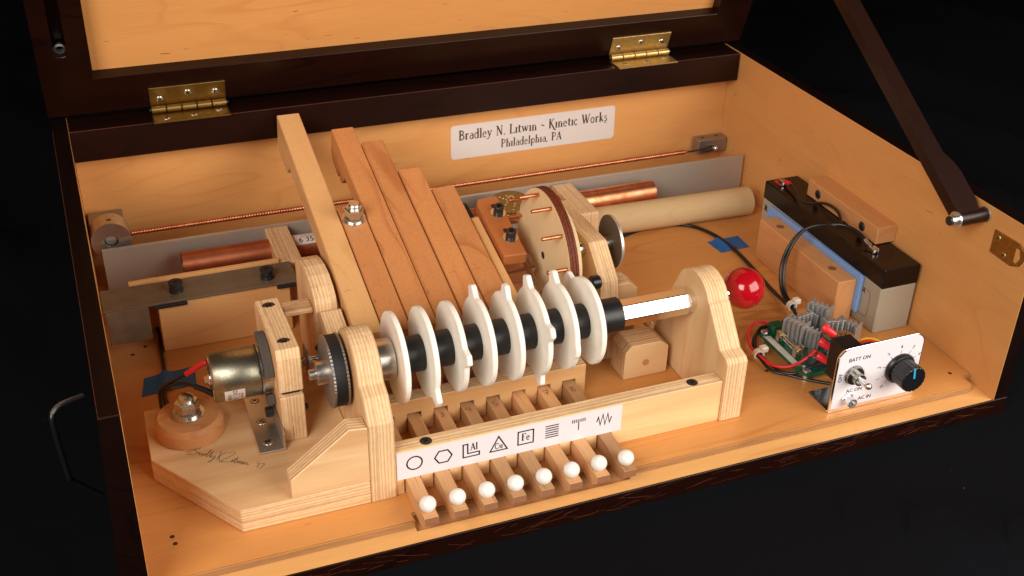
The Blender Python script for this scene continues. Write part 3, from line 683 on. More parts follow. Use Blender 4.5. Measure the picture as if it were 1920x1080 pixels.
# ================================================================== motor base plate
t = thing('base_plate', 'five sided plywood plate at the left, carrying a wooden disc and a signature', 'wooden plate', (-5, -6, 0))
b = MB(); b.poly([(-10.95, -.2), (-11.05, -5.85), (-6.35, -12.86), (1.97, -12.86), (1.97, -.2)], 'z', .02, 1.8, .05); part('plate', b, 'plyz', t)
b = MB(); fr = (V3((-8.46, -5.9, 1.8)), V3((.80, -.60, 0)).normalized(), V3((.52, .855, 0)).normalized(), V3((0, 0, 1)))
sig = [[(-.35, -.2), (.0, .35), (.35, .75), (.1, .2), (-.15, -.45)], [(-.2, .55), (.35, .85), (.6, .6), (.2, .25), (.55, .1), (.35, -.25), (-.1, -.3)],
 [(.6, -.1), (.75, .15), (.85, -.15), (1.0, .1), (1.1, -.2), (1.25, .1), (1.3, -.15)], [(1.3, -.1), (1.45, .1), (1.6, .7), (1.5, -.15), (1.7, .0), (1.85, .6), (1.8, -.1), (2.0, .1), (1.9, -.15), (2.1, -.1), (2.25, .1), (2.15, -.5), (1.95, -.7), (2.4, -.1)],
 [(2.5, .75), (2.6, .1), (2.55, -.35)], [(2.5, .0), (2.9, .6), (2.95, .75)], [(2.6, .15), (2.9, -.4), (3.05, -.45)], [(3.1, -.35), (3.15, -.32)], [(3.2, .6), (3.6, .95), (3.75, .7), (3.3, .1), (3.0, -.35), (3.45, -.3), (3.9, -.2)],
 [(3.8, -.15), (3.95, .1), (3.9, -.2), (4.1, .1), (4.2, .5), (4.15, -.2), (4.3, -.15), (4.4, .1), (4.45, -.15), (4.6, .1), (4.65, -.15), (4.8, .1), (4.85, -.2), (5.0, .1), (5.05, -.15), (5.25, .1), (5.3, -.15), (5.5, -.05)],
 [(3.95, .2), (4.35, .25)], [(6.15, .4), (6.1, .2)], [(6.3, .3), (6.28, -.25)], [(6.45, .3), (6.75, .3), (6.55, -.3)]]
for i, q in enumerate(sig): ribbon(b, [(p.x * .78, p.y * .9) for p in spline([(a, c, 0) for a, c in q], 4)], .035, fr, .008 + .001 * i)
part('signature', b, 'pencil', t)
t = thing('tension_disc', 'thick round wooden disc with a hex nut in its middle on the left plate', 'wooden disc', (-8.1, -3.5, 1.8))
b = MB(); b.lathe([(2.2, 0), (2.3, .08), (2.3, .95), (2.15, 1.25), (2.05, 1.35), (.01, 1.36)], (-8.15, -3.5, 1.81), (0, 0, 1), 64, 0, False, True); part('disc', b, 'disc', t)
def bolt(parent, c, d, rw, rh, h, mat='zinc', rot=.3, stud=True):
    c = V3(c); d = V3(d).normalized()
    b = MB(); b.ring(c, c + d * .12, rw, rh * .5, 32); part('washer', b, mat, parent)
    b = MB(); b.ring(c + d * .13, c + d * .32, rh * 1.08, rh * .5, 28); part('lock_washer', b, mat, parent)
    b = MB(); b.hexp(c + d * .33, c + d * (.33 + h), rh, rot=rot, bev=.08); part('nut', b, mat, parent)
    if stud:
        b = MB(); b.lathe([(rh * .62, 0), (rh * .62, .28), (rh * .5, .36), (.01, .37)], c + d * (.33 + h), d, 24, 0, False, False); part('stud', b, mat, parent)
bolt(t, (-8.15, -3.5, 3.17), (0, 0, 1), 1.08, .82, .85)
# motor mount
t = thing('motor_mount', 'tall plywood clamp block holding the motor, standing on the left plate', 'wooden clamp', (-1.65, -3.2, 1.8))
b = MB(); b.poly([(-7.0, 1.82), (-7.0, 5.4), (-6.2, 5.46), (-5.3, 5.4), (-5.3, 5.8), (-7.0, 5.82), (-7.0, 8.4), (-6.75, 9.05), (.7, 8.55), (1.1, 8.1), (1.1, 1.82)], 'x', -2.43, -.82, .05); part('clamp', b, 'plyx', t)
b = MB(); b.box(-2.2, -1.0, -6.6, -5.4, 5.35, 5.9, .02); part('rubber_sleeve', b, 'rubber', t)
for c in ((-1.62, -5.72, 8.93), (-1.62, -.35, 8.58)): screw(t, c, (0, -.06, 1), .5, 'blacksteel', 'ink')
b = MB(); b.box(-4.2, -2.46, -7.85, -1.3, 1.82, 1.98, .02); b.box(-2.62, -2.46, -7.85, -1.3, 1.99, 3.2, .02); an = part('metal_angle', b, 'aluy', t)
for y in (-1.9, -4.4, -6.8): screw(an, (-3.5, y, 1.98), (0, 0, 1), .36)
b = MB(); b.cyl((-3.15, -4.5, 2.75), (-2.65, -4.5, 2.75), .38, n=16, bev=.05); part('cap_screw', b, 'blacksteel', an)
b = MB(); b.cyl((-.8, -5.6, 3.4), (-.4, -5.6, 3.4), .22, n=8, bev=.03); part('screw_end', b, 'blacksteel', t)
# motor
t = thing('electric_motor', 'cylindrical zinc plated electric motor with a red and a black lead', 'motor', (-4.6, -3.5, 5.7))
MC = V3((0, -3.5, 5.7)); mr = 1.72
b = MB(); b.lathe([(mr - .12, 0), (mr, .12), (mr, 3.1), (mr - .04, 3.2)], (-6.4, MC.y, MC.z), (1, 0, 0), 56, 0, True, False); b.disk((-6.4, MC.y, MC.z), (-1, 0, 0), mr - .12, 56); part('can', b, 'motor', t)
b = MB(); b.lathe([(mr + .06, 3.2), (mr + .06, 3.32), (mr - .1, 3.36), (mr - .1, 3.95)], (-6.4, MC.y, MC.z), (1, 0, 0), 48, 0, False, False); part('front_cap', b, 'zinc', t)
b = MB(); b.lathe([(.55, 0), (.55, .14), (.38, .2), (.34, .42), (.2, .46), (.01, .46)], (-6.4, MC.y, MC.z), (-1, 0, 0), 24, 0, True, False); part('end_boss', b, 'zinc', t)
b = MB(); b.ring((-6.45, MC.y, MC.z), (-6.4, MC.y, MC.z), mr - .14, 1.3, 48); part('end_ring', b, 'zinc', t)
b = MB()
for k in range(2):
    a = R_(40 + 180 * k); b.cyl((-6.55, MC.y + 1.15 * math.cos(a), MC.z + 1.15 * math.sin(a)), (-6.4, MC.y + 1.15 * math.cos(a), MC.z + 1.15 * math.sin(a)), .12, n=10)
part('rivet', b, 'hole', t)
b = MB(); vs = []; fs = []
def can(x, a, r=mr + .012): a = R_(a); return V3((x, MC.y - r * math.cos(a), MC.z + r * math.sin(a)))
for i in range(11):
    for x in (-5.75, -4.4): vs.append(can(x, -50 + 46 * i / 10))
for i in range(10): fs.append([2 * i, 2 * i + 1, 2 * i + 3, 2 * i + 2])
b.add(vs, fs, True); ml = part('rating_label', b, 'labelp', t)
b = MB(); fr0 = (V3((0, 0, 0)), V3((1, 0, 0)), V3((0, 1, 0)), V3((0, 0, 1)))
for line, dx in (('ZYT', .33), ('DC-12V', -.02), ('1600', -.37)):
    tb = MB(); sans(tb, line, 0, 0, .40, fr0, -PI / 2, True, .0); b.add([can(-5.05 + dx + p.x, -27 + p.y * 33, mr + .022) for p in tb.v], tb.f)
part('print', b, 'ink', ml)
b = MB()                                            # grey foam collar round the motor
for a0, a1, wd in ((18, 125, .58), (-75, -48, .5)):
    pr_ = []
    for i in range(13): a = R_(a0 + (a1 - a0) * i / 12); pr_.append((MC.y - (mr + .12) * math.cos(a), MC.z + (mr + .12) * math.sin(a)))
    for i in range(13): a = R_(a1 - (a1 - a0) * i / 12); pr_.append((MC.y - (mr + .85) * math.cos(a), MC.z + (mr + .85) * math.sin(a)))
    b.poly(pr_, 'x', -2.46 - wd, -2.46, .05)
part('foam_collar', b, 'foam', t)
b = MB(); b.tube([(-6.45, -3.2, 6.85), (-6.8, -3.1, 6.7), (-7.3, -2.9, 6.3), (-7.85, -2.6, 5.8)], .2, 12); part('red_sleeve', b, 'redp', t)
b = MB(); b.tube([(-6.4, -4.0, 4.75), (-6.9, -3.7, 5.0), (-7.45, -3.3, 5.15)], .2, 12); part('black_sleeve', b, 'rubber', t)
b = MB(); b.tube([(-7.8, -2.6, 5.85), (-8.9, -1.8, 4.85), (-9.6, -1.4, 4.2), (-9.75, -.9, 3.0), (-9.7, .1, 1.2), (-9.5, 1.2, .3), (-9.35, 2.5, .18)], .13, 8)
b.tube([(-7.4, -3.3, 5.15), (-8.2, -2.6, 5.1), (-9.0, -1.9, 4.6), (-9.45, -1.2, 3.6), (-9.45, -.3, 2.0), (-9.35, .9, .4), (-9.15, 2.5, .18)], .13, 8)
part('lead', b, 'wire', t)
b = MB(); b.tube([(-9.3, 2.4, .16), (-9.25, 4.5, .16), (-8.95, 7, .16), (-8.85, 10.5, .16), (-8.75, 12.5, .16), (-9.4, 16, .16), (-10, 19.5, .16)], .15, 8)
solo('left_cable', b, 'wire', 'thin black cable running back under blue tape beside the low board', 'cable', (-9, 8, 0))
def tape(label, pts, ridge=None):
    b = MB(); n = 10; vs = []; fs = []
    A, B, C_, D = [V3((p[0], p[1], 0)) for p in pts]
    for i in range(n + 1):
        for j in range(n + 1):
            u, v = i / n, j / n; p = A * (1 - u) * (1 - v) + B * u * (1 - v) + C_ * u * v + D * (1 - u) * v
            z = .03
            if ridge:
                q0, q1 = V3(ridge[0] + (0,)), V3(ridge[1] + (0,)); dd = (q1 - q0).normalized(); q = p - q0; dist = (q - dd * q.dot(dd)).length
                z += .36 * math.exp(-(dist / .3) ** 2)
            z += .03 * math.sin(i * 1.9 + j) * (u * (1 - u))
            vs.append((p.x, p.y, z))
    for i in range(n):
        for j in range(n): a = i * (n + 1) + j; fs.append([a, a + n + 1, a + n + 2, a + 1])
    b.add(vs, fs, True); return solo('tape_piece', b, 'tape', label, 'tape', (A.x, A.y, 0))
tape('dark blue masking tape under the motor leads by the left wall', [(-10.9, 4.1), (-6.9, 4.4), (-6.7, 6.9), (-10.5, 6.5)], ((-9.15, 3.5), (-8.95, 7.2)))
tape('bright blue masking tape over the cable left of the battery', [(41.1, 9.45), (44.2, 9.6), (44.3, 11.9), (40.9, 11.75)], ((42.6, 9), (41.95, 12.4)))

# ================================================================== posts, gusset, camshaft
SY, SZ = -7.25, 7.15
def arcp(cy, cz, r, a0, a1, n=14): return [(cy + r * math.cos(R_(a0 + (a1 - a0) * i / n)), cz + r * math.sin(R_(a0 + (a1 - a0) * i / n))) for i in range(n + 1)]
t = thing('left_shaft_post', 'rounded plywood post carrying the left end of the camshaft, beside the toothed pulley', 'wooden post', (2.85, -7.5, 0))
b = MB(); b.poly([(-12.88, .02), (-12.88, 6.2), (-11.75, 7.6)] + [(-10.9, 7.9)] + arcp(-7.95, 7.25, 2.9, 165, 20) + [(-3.9, 6.0), (-3.0, 3.0), (-2.8, .02)], 'x', 2.0, 3.7, .05); part('post', b, 'plyx', t)
b = MB(); b.poly([(-3.1, 1.82), (-3.1, 3.25), (.8, 6.25), (1.98, 6.1), (1.98, 1.82)], 'y', -12.84, -11.5, .05); part('gusset', b, 'plyy', t)
t = thing('right_shaft_post', 'rounded plywood post carrying the right end of the camshaft, beside the red ball', 'wooden post', (28.85, -7.5, 0))
b = MB(); b.poly([(-12.88, .02), (-12.88, 4.95), (-12.6, 5.25), (-11.75, 5.45), (-9.65, 8.1)] + arcp(-7.3, 7.1, 2.45, 155, 35) + [(-4.3, 6.6), (-2.2, 2.0), (-1.9, .02)], 'x', 28.0, 29.72, .05); part('post', b, 'plyx', t)

cs = thing('camshaft', 'horizontal camshaft with eight white toothed discs on a black tube and a red ball handle', 'camshaft', (16, SY, SZ))
def camdisc(i, teeth, flats=()):
    x = 5.2 + 2.005 * i; r = 3.17; out = []; n = 120; pts_t = {}
    a = 0.0; ang = sorted((t_ % 360, s_) for t_, s_ in teeth)
    k = 0
    while k < 360:
        hit = None
        for tt, hh in ang:
            if abs(((k - tt + 180) % 360) - 180) <= 13 and hit is None: hit = (tt, hh)
        rr = r
        if hit:
            d = ((k - hit[0] + 180) % 360) - 180
            if abs(d) <= 5: rr = r + hit[1]
            elif abs(d) < 13: rr = r + hit[1] * ((13 - abs(d)) / 8) ** 1.5
        for f in flats:
            d = ((k - f + 180) % 360) - 180
            if abs(d) < 14: rr = min(rr, r * math.cos(R_(14)) / math.cos(R_(d)))
        out.append((SY + rr * math.cos(R_(k)), SZ + rr * math.sin(R_(k)))); k += 2
    b = MB(); b.poly(out, 'x', x + .06, x + .44, .06)
    return part('cam_disc', b, 'white', cs)
TE = [[(250, .0)], [(-147, .82)], [(163, .72)], [(66, .8)], [(84, .75), (-80, .5)], [(67, .8), (152, .7), (-116, .75)], [(66, .8), (-174, .15)], [(30, .85)]]
for i, tt in enumerate(TE): camdisc(i, [q for q in tt if q[1] > 0], flats=(-100,) if i in (2, 7) else ())
b = MB(); b.cyl((5.3, SY, SZ), (22.0, SY, SZ), 1.27, n=48, bev=.04); part('black_tube', b, 'blktube', cs)
b = MB(); b.cyl((4.1, SY, SZ), (5.18, SY, SZ), 1.42, n=48, bev=.03); part('hub', b, 'collar', cs)
b = MB(); b.cyl((3.72, SY, SZ), (4.08, SY, SZ), 1.5, n=40, bev=.03); part('bearing', b, 'rubber', cs)
b = MB(); pr_ = []
for k in range(6): a = R_(180 - 33 + 30 + 60 * k); pr_.append((SY + 1.0 * math.cos(a), SZ + 1.0 * math.sin(a)))
b.poly(pr_, 'x', 22.0, 27.55, .05); b.cyl((27.5, SY, SZ), (28.02, SY, SZ), .9, n=32); b.cyl((29.7, SY, SZ), (31.4, SY, SZ), .5, n=20)
part('hex_shaft', b, 'alupol', cs)
b = MB(); b.sphere((32.42, SY, SZ + .15), 1.57, 48); part('red_ball', b, 'red', cs)
b = MB(); b.ring((32.405, SY, SZ + .15), (32.435, SY, SZ + .15), 1.574, 1.5, 64); part('mould_line', b, 'red', cs)
pul = MB(); pul.cyl((-.46, SY, SZ - .1), (.05, SY, SZ - .1), .36, n=24, bev=.04); pul.cyl((0, SY, SZ - .1), (.8, SY, SZ - .1), .8, n=32, bev=.03)
pl = part('pulley', pul, 'collar', cs)
for xx in (.72, 1.62):
    b = MB(); out = [(SY + (2.44 + .035 * (k % 2)) * math.cos(2 * PI * k / 120), SZ - .1 + (2.44 + .035 * (k % 2)) * math.sin(2 * PI * k / 120)) for k in range(120)]
    b.poly(out, 'x', xx, xx + .14, 0); part('flange', b, 'alumat', pl)
b = MB(); b.cyl((1.77, SY, SZ - .1), (1.99, SY, SZ - .1), 1.0, n=32); part('bearing', b, 'rubber', cs)
# drive belt
b = MB(); big = (SY, SZ - .1, 2.40); sm = (-3.5, 5.7, .75)
def hull(k_):
    d = V3((sm[0] - big[0], sm[1] - big[1])); L = d.length; th = math.atan2(d.y, d.x); al = math.acos((big[2] - sm[2]) / L); o = []
    for i in range(37): a = th + al + (2 * PI - 2 * al) * i / 36; o.append((big[0] + (big[2] + k_) * math.cos(a), big[1] + (big[2] + k_) * math.sin(a)))
    for i in range(13): a = th - al + 2 * al * i / 12; o.append((sm[0] + (sm[2] + k_) * math.cos(a), sm[1] + (sm[2] + k_) * math.sin(a)))
    return o
o1, o0 = hull(.02), hull(-.13); n_ = len(o1); vs = []
for x in (.88, 1.6):
    vs += [(x, p[0], p[1]) for p in o1] + [(x, p[0], p[1]) for p in o0]
fs = []
for i in range(n_):
    j = (i + 1) % n_
    fs += [[i, j, 2 * n_ + j, 2 * n_ + i], [n_ + i, 3 * n_ + i, 3 * n_ + j, n_ + j], [i, n_ + i, n_ + j, j], [2 * n_ + i, 2 * n_ + j, 3 * n_ + j, 3 * n_ + i]]
b.add(vs, fs, False); part_belt = solo('drive_belt', b, 'rubber', 'wide black rubber belt round the toothed pulley left of the camshaft', 'belt', (1.2, SY, SZ))
g = thing('motor_pulley', 'small steel pulley with brass fittings on the motor shaft behind the large pulley', 'pulley', (.6, -3.5, 5.7))
b = MB(); b.cyl((-.8, -3.5, 5.7), (1.8, -3.5, 5.7), .2, n=16); part('shaft', b, 'zinc', g)
b = MB(); b.cyl((.86, -3.5, 5.7), (1.62, -3.5, 5.7), .62, n=28); part('drum', b, 'alu', g)
b = MB(); b.cyl((.1, -3.5, 5.7), (.22, -3.5, 5.7), 1.15, n=32); part('washer', b, 'alumat', g)
b = MB(); b.cyl((-.6, -3.5, 5.7), (-.1, -3.5, 5.7), .45, n=6, bev=.05); part('collet', b, 'brassb', g)

# ================================================================== lever bar pivot frame
t = thing('left_pivot_support', 'tall round topped plywood board with a sloping block behind the belt pulley', 'wooden support', (2.5, 3, 0))
b = MB(); b.poly([(8.0, .02), (7.8, 7.2), (7.3, 7.75), (6.0, 8.2), (4.6, 8.42), (3.2, 8.36), (2.0, 8.02), (1.2, 7.55), (.95, 7.2), (.8, 6.6), (.9, .02)], 'x', 1.8, 3.45, .05); part('board', b, 'plyx', t)
b = MB(); b.poly([(.72, .05), (.72, 6.75), (.0, 7.15), (-2.9, 6.3), (-2.9, .05)], 'x', 1.98, 3.5, .05); part('sloping_block', b, 'plyx', t)
b = MB(); b.box(-.35, 1.78, 1.4, 3.0, 6.3, 6.75, .1); b.box(-.55, -.36, 1.9, 3.1, 5.5, 6.7, .02); part('cross_arm', b, 'plyy', t)
t = thing('right_pivot_support', 'tall plywood support with a sloping front edge between the pinned wheel and the metal disc', 'wooden support', (24.1, 2, 0))
b = MB(); b.poly([(-2.85, .02), (-1.45, 6.3), (1.05, 8.5), (8.5, 8.5), (8.5, .02)], 'x', 23.35, 24.9, .05); part('board', b, 'plyx', t)
b = MB(); b.poly([(24.92, 0.05), (24.92, 5.5), (26.2, 5.5), (26.9, 4.9), (26.9, .05)], 'y', -1.0, .9, .05); part('side_block', b, 'plyy', t)
b = MB(); b.cyl((22.2, -2.2, 6.9), (22.9, -2.2, 6.9), .55, n=12, bev=.06); b.cyl((22.3, -2.2, 5.8), (22.5, -2.2, 6.5), .25, n=12)
part('thumb_screw', b, 'blkp', t)
b = MB(); b.cyl((24.92, 2.1, 7.6), (25.8, 2.1, 7.6), .5, n=16); part('spacer', b, 'zinc', t)
b = MB(); out = [(2.15 + 2.15 * math.cos(2 * PI * k / 96), 7.62 + 2.15 * math.sin(2 * PI * k / 96)) for k in range(96)]
b.poly(out, 'x', 25.8, 26.02, .0)
solo('steel_disc', b, ['steeldisc', 'rimm'], 'dark round steel disc with a bright rim right of the plywood support', 'metal disc', (25.9, 2.15, 7.6), facemat=lambda c, n: 0 if abs(n.x) > .8 else 1)

# ---- lever bars: all in one sloping plane
BS = .2535; bth = math.atan(BS); bu = V3((0, math.cos(bth), math.sin(bth))); bn = V3((0, -math.sin(bth), math.cos(bth)))
def TZ(y): return 7.65 + BS * y
def barpts(y0, y1, h, notch=False):
    """side outline (y,z): front end y0, back end y1, thickness h measured square to the slope"""
    P = lambda y, d: (y + math.sin(bth) * d, TZ(y) - math.cos(bth) * d)
    p = [P(y0, 0), P(y0, h)]
    if notch: p += [P(y1 - 4.6, h), P(y1 - 3.6, h + 1.35), P(y1 - 3.0, h + 1.45), P(y1 - 2.9, h + .75), P(y1 - 2.55, h + .7), P(y1 - 2.4, h + 1.6), P(y1 - .5, h + 1.3), P(y1, h + .6), P(y1, 0)]
    else: p += [P(y1, h), P(y1, 0)]
    return p
bars = [(3.75, 5.68, 22.35, 'barpale', 'pale maple lever bar, tallest and leftmost of the six beside the plywood post', True, -3.3),
        (5.75, 7.68, 9.95, 'bar', 'short cherry lever bar with a hex nut on its end, next to the pale bar', False, -3.6),
        (7.74, 9.67, 19.6, 'bar', 'cherry lever bar with a notched raised end, right behind the hex nut', True, -3.6),
        (9.73, 11.66, 17.5, 'bar', 'cherry lever bar with rounded top corners, third longest of the row', False, -3.6),
        (11.72, 13.64, 13.35, 'bar', 'cherry lever bar with a dark knot, between the long bars and the short right one', False, -3.6),
        (13.71, 15.63, 10.55, 'bar', 'rightmost cherry lever bar, next to the slotted block', False, -3.6)]
for i, (x0, x1, y1, mt, lb, notch, y0) in enumerate(bars):
    b = MB(); b.poly(barpts(y0, y1, 2.0 if i == 0 else 1.6, notch), 'x', x0 + .015, x1 - .015, .14 if i == 3 else .07)
    t = thing('lever_bar', lb, 'wooden bar', ((x0 + x1) / 2, 4, TZ(4) - 1), 'lever bars in a sloping row')
    part('bar', b, mt, t)
    if i == 1: bolt(t, V3(((x0 + x1) / 2, 8.4, TZ(8.4))) , bn, .92, .74, .85, rot=.1)
    if i not in (0, 4, 5): continue
    b = MB(); fr = (V3((0, 0, TZ(0))), V3((1, 0, 0)), bu, bn)
    yy = 1.1 / math.cos(bth); j = random.uniform(-.2, .2)
    ribbon(b, [(x0 + .25, yy + j), (x0 + .8, yy + j + .08)], .025, fr, .006); part('pencil_mark', b, 'pencil', t)
# slotted block on a clear acrylic bar
def inc(mb): # local frame: x, along slope, normal
    m = Matrix(((1, 0, 0, 0), (0, bu.y, bn.y, 0), (0, bu.z, bn.z, TZ(0)), (0, 0, 0, 1))); return mb.xf(m)
t = thing('slotted_block', 'reddish cherry block with two slots and black cap screws in front of the pinned wheel', 'wooden block', (17.6, 5, TZ(5)))
b = MB(); b.poly([(16.7, 1.85), (16.65, 8.2), (16.9, 8.75), (18.5, 8.85), (18.6, 8.4), (18.55, 1.75)], 'z', -1.0, 0.0, .07); part('block', inc(b), 'blockred', t)
for (x, y) in ((17.95, 6.75), (17.9, 3.75)):
    b = MB(); o = rrect(x - .62, x - .22, y + .1, y + 1.15, .19, 4); b.poly([(p[0] + .35, p[1]) for p in o], 'z', -.1, .006, 0); part('slot', inc(b), 'hole', t)
    b = MB(); b.ring((x, y, .01), (x, y, .08), .62, .2, 32); part('washer', inc(b), 'zinc', t)
    b = MB(); b.lathe([(.4, .09), (.4, .72), (.36, .78), (.2, .78), (.2, .45), (.01, .45)], (x, y, 0), (0, 0, 1), 28, 0, False, False); part('cap_screw', inc(b), 'blacksteel', t)
b = MB(); b.box(16.6, 18.75, -4.2, 3.6, -2.0, -1.05, .05); b.box(18.78, 19.15, 1.2, 2.6, -2.0, -.9, .04); 
solo('acrylic_bar', inc(b), 'acrylic', 'clear acrylic bar beneath the slotted cherry block', 'acrylic bar', (17.7, 0, TZ(0) - 1.5))
b = MB(); b.box(15.82, 16.5, -3.6, 7.2, -1.75, -.45, .04)
solo('thin_side_bar', inc(b), 'board', 'thin pale strip in the gap between the last cherry bar and the slotted block', 'wooden strip', (16.1, 2, TZ(2) - 1))
b = MB(); hx = []
for i in range(12 * 10 + 1):
    a = 2 * PI * i / 10; hx.append((16.15 + .25 * math.cos(a), 7.6 + 2.2 * i / 120, TZ(8) - 1.3 + .4 * i / 120 + .25 * math.sin(a)))
b.tube(hx, .055, 6, sub=0); solo('small_spring', b, 'blacksteel', 'small dark coil spring beside the end of the last cherry bar', 'spring', (16.1, 9, 9))

# ---- pinned wheel
WC = (2.0, 7.5)
t = thing('pinned_wheel', 'round plywood wheel with a burnt brown rim and copper pins sticking out of its face', 'wooden wheel', (20.3, WC[0], WC[1]))
wn = MB(); wn.cyl((20.0, WC[0], WC[1]), (20.02, WC[0], WC[1]), 5.28, n=96); part('face', wn, 'wheel', t)
for k in range(3):
    b = MB(); b.cyl((20.03 + .24 * k, WC[0], WC[1]), (20.03 + .24 * k + .215, WC[0], WC[1]), 5.33 - .012 * (k == 1), n=96, bev=.02); part('ply_layer', b, 'burn', t)
b = MB(); b.cyl((20.76, WC[0], WC[1]), (21.5, WC[0], WC[1]), 4.1, n=72, bev=.04); part('rear_disc', b, 'wheel', t)
b = MB(); b.cyl((21.5, WC[0], WC[1]), (23.35, WC[0], WC[1]), .6, n=20); part('axle', b, 'zinc', t)
b = MB(); b.lathe([(.3, 0), (.3, .02), (.01, .021)], (19.995, WC[0], WC[1]), (-1, 0, 0), 20, 0, False, False); part('axle_hole', b, 'hole', t)
for k in range(12):
    a = R_(15 + 30 * k); y = WC[0] + 4.8 * math.cos(a); z = WC[1] + 4.8 * math.sin(a)
    b = MB(); b.cyl((18.35, y, z), (20.1, y, z), .15, n=14, bev=.05); part('copper_pin', b, 'cu', t)
# brass gong discs behind
for i, (c, n, r, lb) in enumerate((((22.55, 15.9, 5.15), (-.1, -.1, 1), 1.75, 'hammered brass disc on top behind the pinned wheel'), ((22.7, 15.2, 4.5), (.12, -.1, 1), 1.7, 'hammered brass disc under the other one behind the pinned wheel'))):
    b = MB(); b.cyl(c, V3(c) + V3(n).normalized() * .08, r, n=40)
    for k in range(26):
        a = random.uniform(0, 2 * PI); q = random.uniform(.2, r - .3); u_ = V3(n).normalized().orthogonal().normalized(); v_ = V3(n).normalized().cross(u_)
        p = V3(c) + V3(n).normalized() * .05 + (u_ * math.cos(a) + v_ * math.sin(a)) * q; b.sphere(p, .16, 8, sc_=(1, 1, .7))
    solo('brass_disc', b, 'brassb', lb, 'brass disc', c, 'hammered brass discs')

# ---- spring and stop block
t = thing('stop_block', 'small plywood block with clipped corners and a coil spring behind it, under the hex shaft', 'wooden block', (25.5, -4.8, 0))
b = MB(); b.poly([(23.65, .02), (23.65, 2.4), (24.15, 3.0), (26.7, 2.95), (27.35, 2.4), (27.35, .02)], 'y', -5.87, -3.6, .06)
part('block', b, ['stopf', 'plyy'], t, facemat=lambda c, n: 0 if n.y < -.7 else 1)
b = MB(); b.cyl((25.45, -5.9, 1.3), (25.45, -5.85, 1.3), .28, n=20); part('plug', b, 'disc', t)
b = MB(); hx = []
for i in range(9 * 12 + 1):
    a = 2 * PI * i / 12; hx.append((26.85 + .42 * math.cos(a), -3.5 + 1.9 * i / 108, 3.15 + 1.1 * i / 108 + .42 * math.sin(a)))
b.tube(hx, .075, 6, sub=0); part('spring', b, 'zinc', t)

# ================================================================== comb, keys, rail
KX = lambda i: 4.37 + 1.99 * i
t = thing('rear_key_comb', 'notched plywood comb guiding the keys under the white discs', 'wooden comb', (12, -6, 0))
pts = [(3.75, .02)]
for i in range(8): pts += [(KX(i) - .06, .02), (KX(i) - .06, 1.62), (KX(i) + 1.02, 1.62), (KX(i) + 1.02, .02)]
pts += [(20.1, .02), (20.1, 2.75), (3.75, 2.75)]
b = MB(); b.poly(pts, 'y', -6.5, -5.3, .03); part('comb', b, 'plycomb', t)
for x in (4.9, 18.9): screw(t, (x, -5.9, 2.75), (0, 0, 1), .34, 'blacksteel', 'ink', dome=.03)
t = thing('front_rail', 'plywood front rail between the two posts with a white strip of eight symbols on it', 'wooden rail', (16, -12.2, 0))
pts = [(3.72, .02)]
for i in range(8): pts += [(KX(i) - .08, .02), (KX(i) - .08, 1.5), (KX(i) + 1.03, 1.5), (KX(i) + 1.03, .02)]
pts += [(27.98, .02), (27.98, 3.5), (3.72, 3.5)]
b = MB(); b.poly(pts, 'y', -12.7, -11.5, .03); part('rail', b, 'plyrail', t)
for x in (6.0, 25.8): screw(t, (x, -12.1, 3.5), (0, 0, 1), .42, 'blacksteel', 'ink', dome=.03)
b = MB(); b.box(3.8, 20.02, -12.74, -12.702, 1.24, 3.42, 0); sg = part('symbol_strip', b, 'paper', t)
fr = (V3((0, -12.74, 0)), V3((1, 0, 0)), V3((0, 0, 1)), V3((0, -1, 0)))
def sym(fn): b = MB(); fn(b); part('symbol', b, 'ink', sg)
W = .10
sym(lambda b: ribbon(b, arc(5.0, 2.42, .52, .52, 0, 348, 30), W, fr, .01, True))
sym(lambda b: ribbon(b, arc(6.98, 2.42, .60, .56, 0, 300, 5), W, fr, .01, True))
def fA(b):
    ribbon(b, [(8.36, 1.92), (9.5, 1.92), (9.5, 2.2), (8.68, 2.2), (8.68, 2.98), (8.36, 2.98)], .095, fr, .01, True); serif(b, 'Al', 9.13, 2.42, .56, fr, .03, bold=1.25)
sym(fA)
def fC(b): ribbon(b, [(10.26, 1.88), (11.5, 1.88), (10.87, 3.05)], .095, fr, .01, True); serif(b, 'Cu', 10.89, 2.03, .48, fr, .02, bold=1.25)
sym(fC)
def fF(b): ribbon(b, [(12.27, 1.94), (13.38, 1.94), (13.38, 3.02), (12.27, 3.02)], .095, fr, .01, True); serif(b, 'Fe', 12.83, 2.24, .58, fr, .02, bold=1.4)
sym(fF)
def fL(b):
    for k in range(6): ribbon(b, [(14.26, 2.02 + k * .19), (15.24, 2.02 + k * .19)], .085, fr, .01)
sym(fL)
def fT(b):
    for k, x in enumerate((-.46, -.31, -.16, .16, .31, .46)): ribbon(b, [(16.73 + x, 2.74), (16.73 + x, 3.02)], .07, fr, .01)
    ribbon(b, [(16.73, 2.08), (16.73, 3.0)], .07, fr, .011)
sym(fT)
sym(lambda b: ribbon(b, [(18.10, 2.4), (18.22, 2.78), (18.38, 2.08), (18.56, 2.95), (18.74, 2.05), (18.92, 2.95), (19.08, 2.15), (19.22, 2.62)], .085, fr, .01))
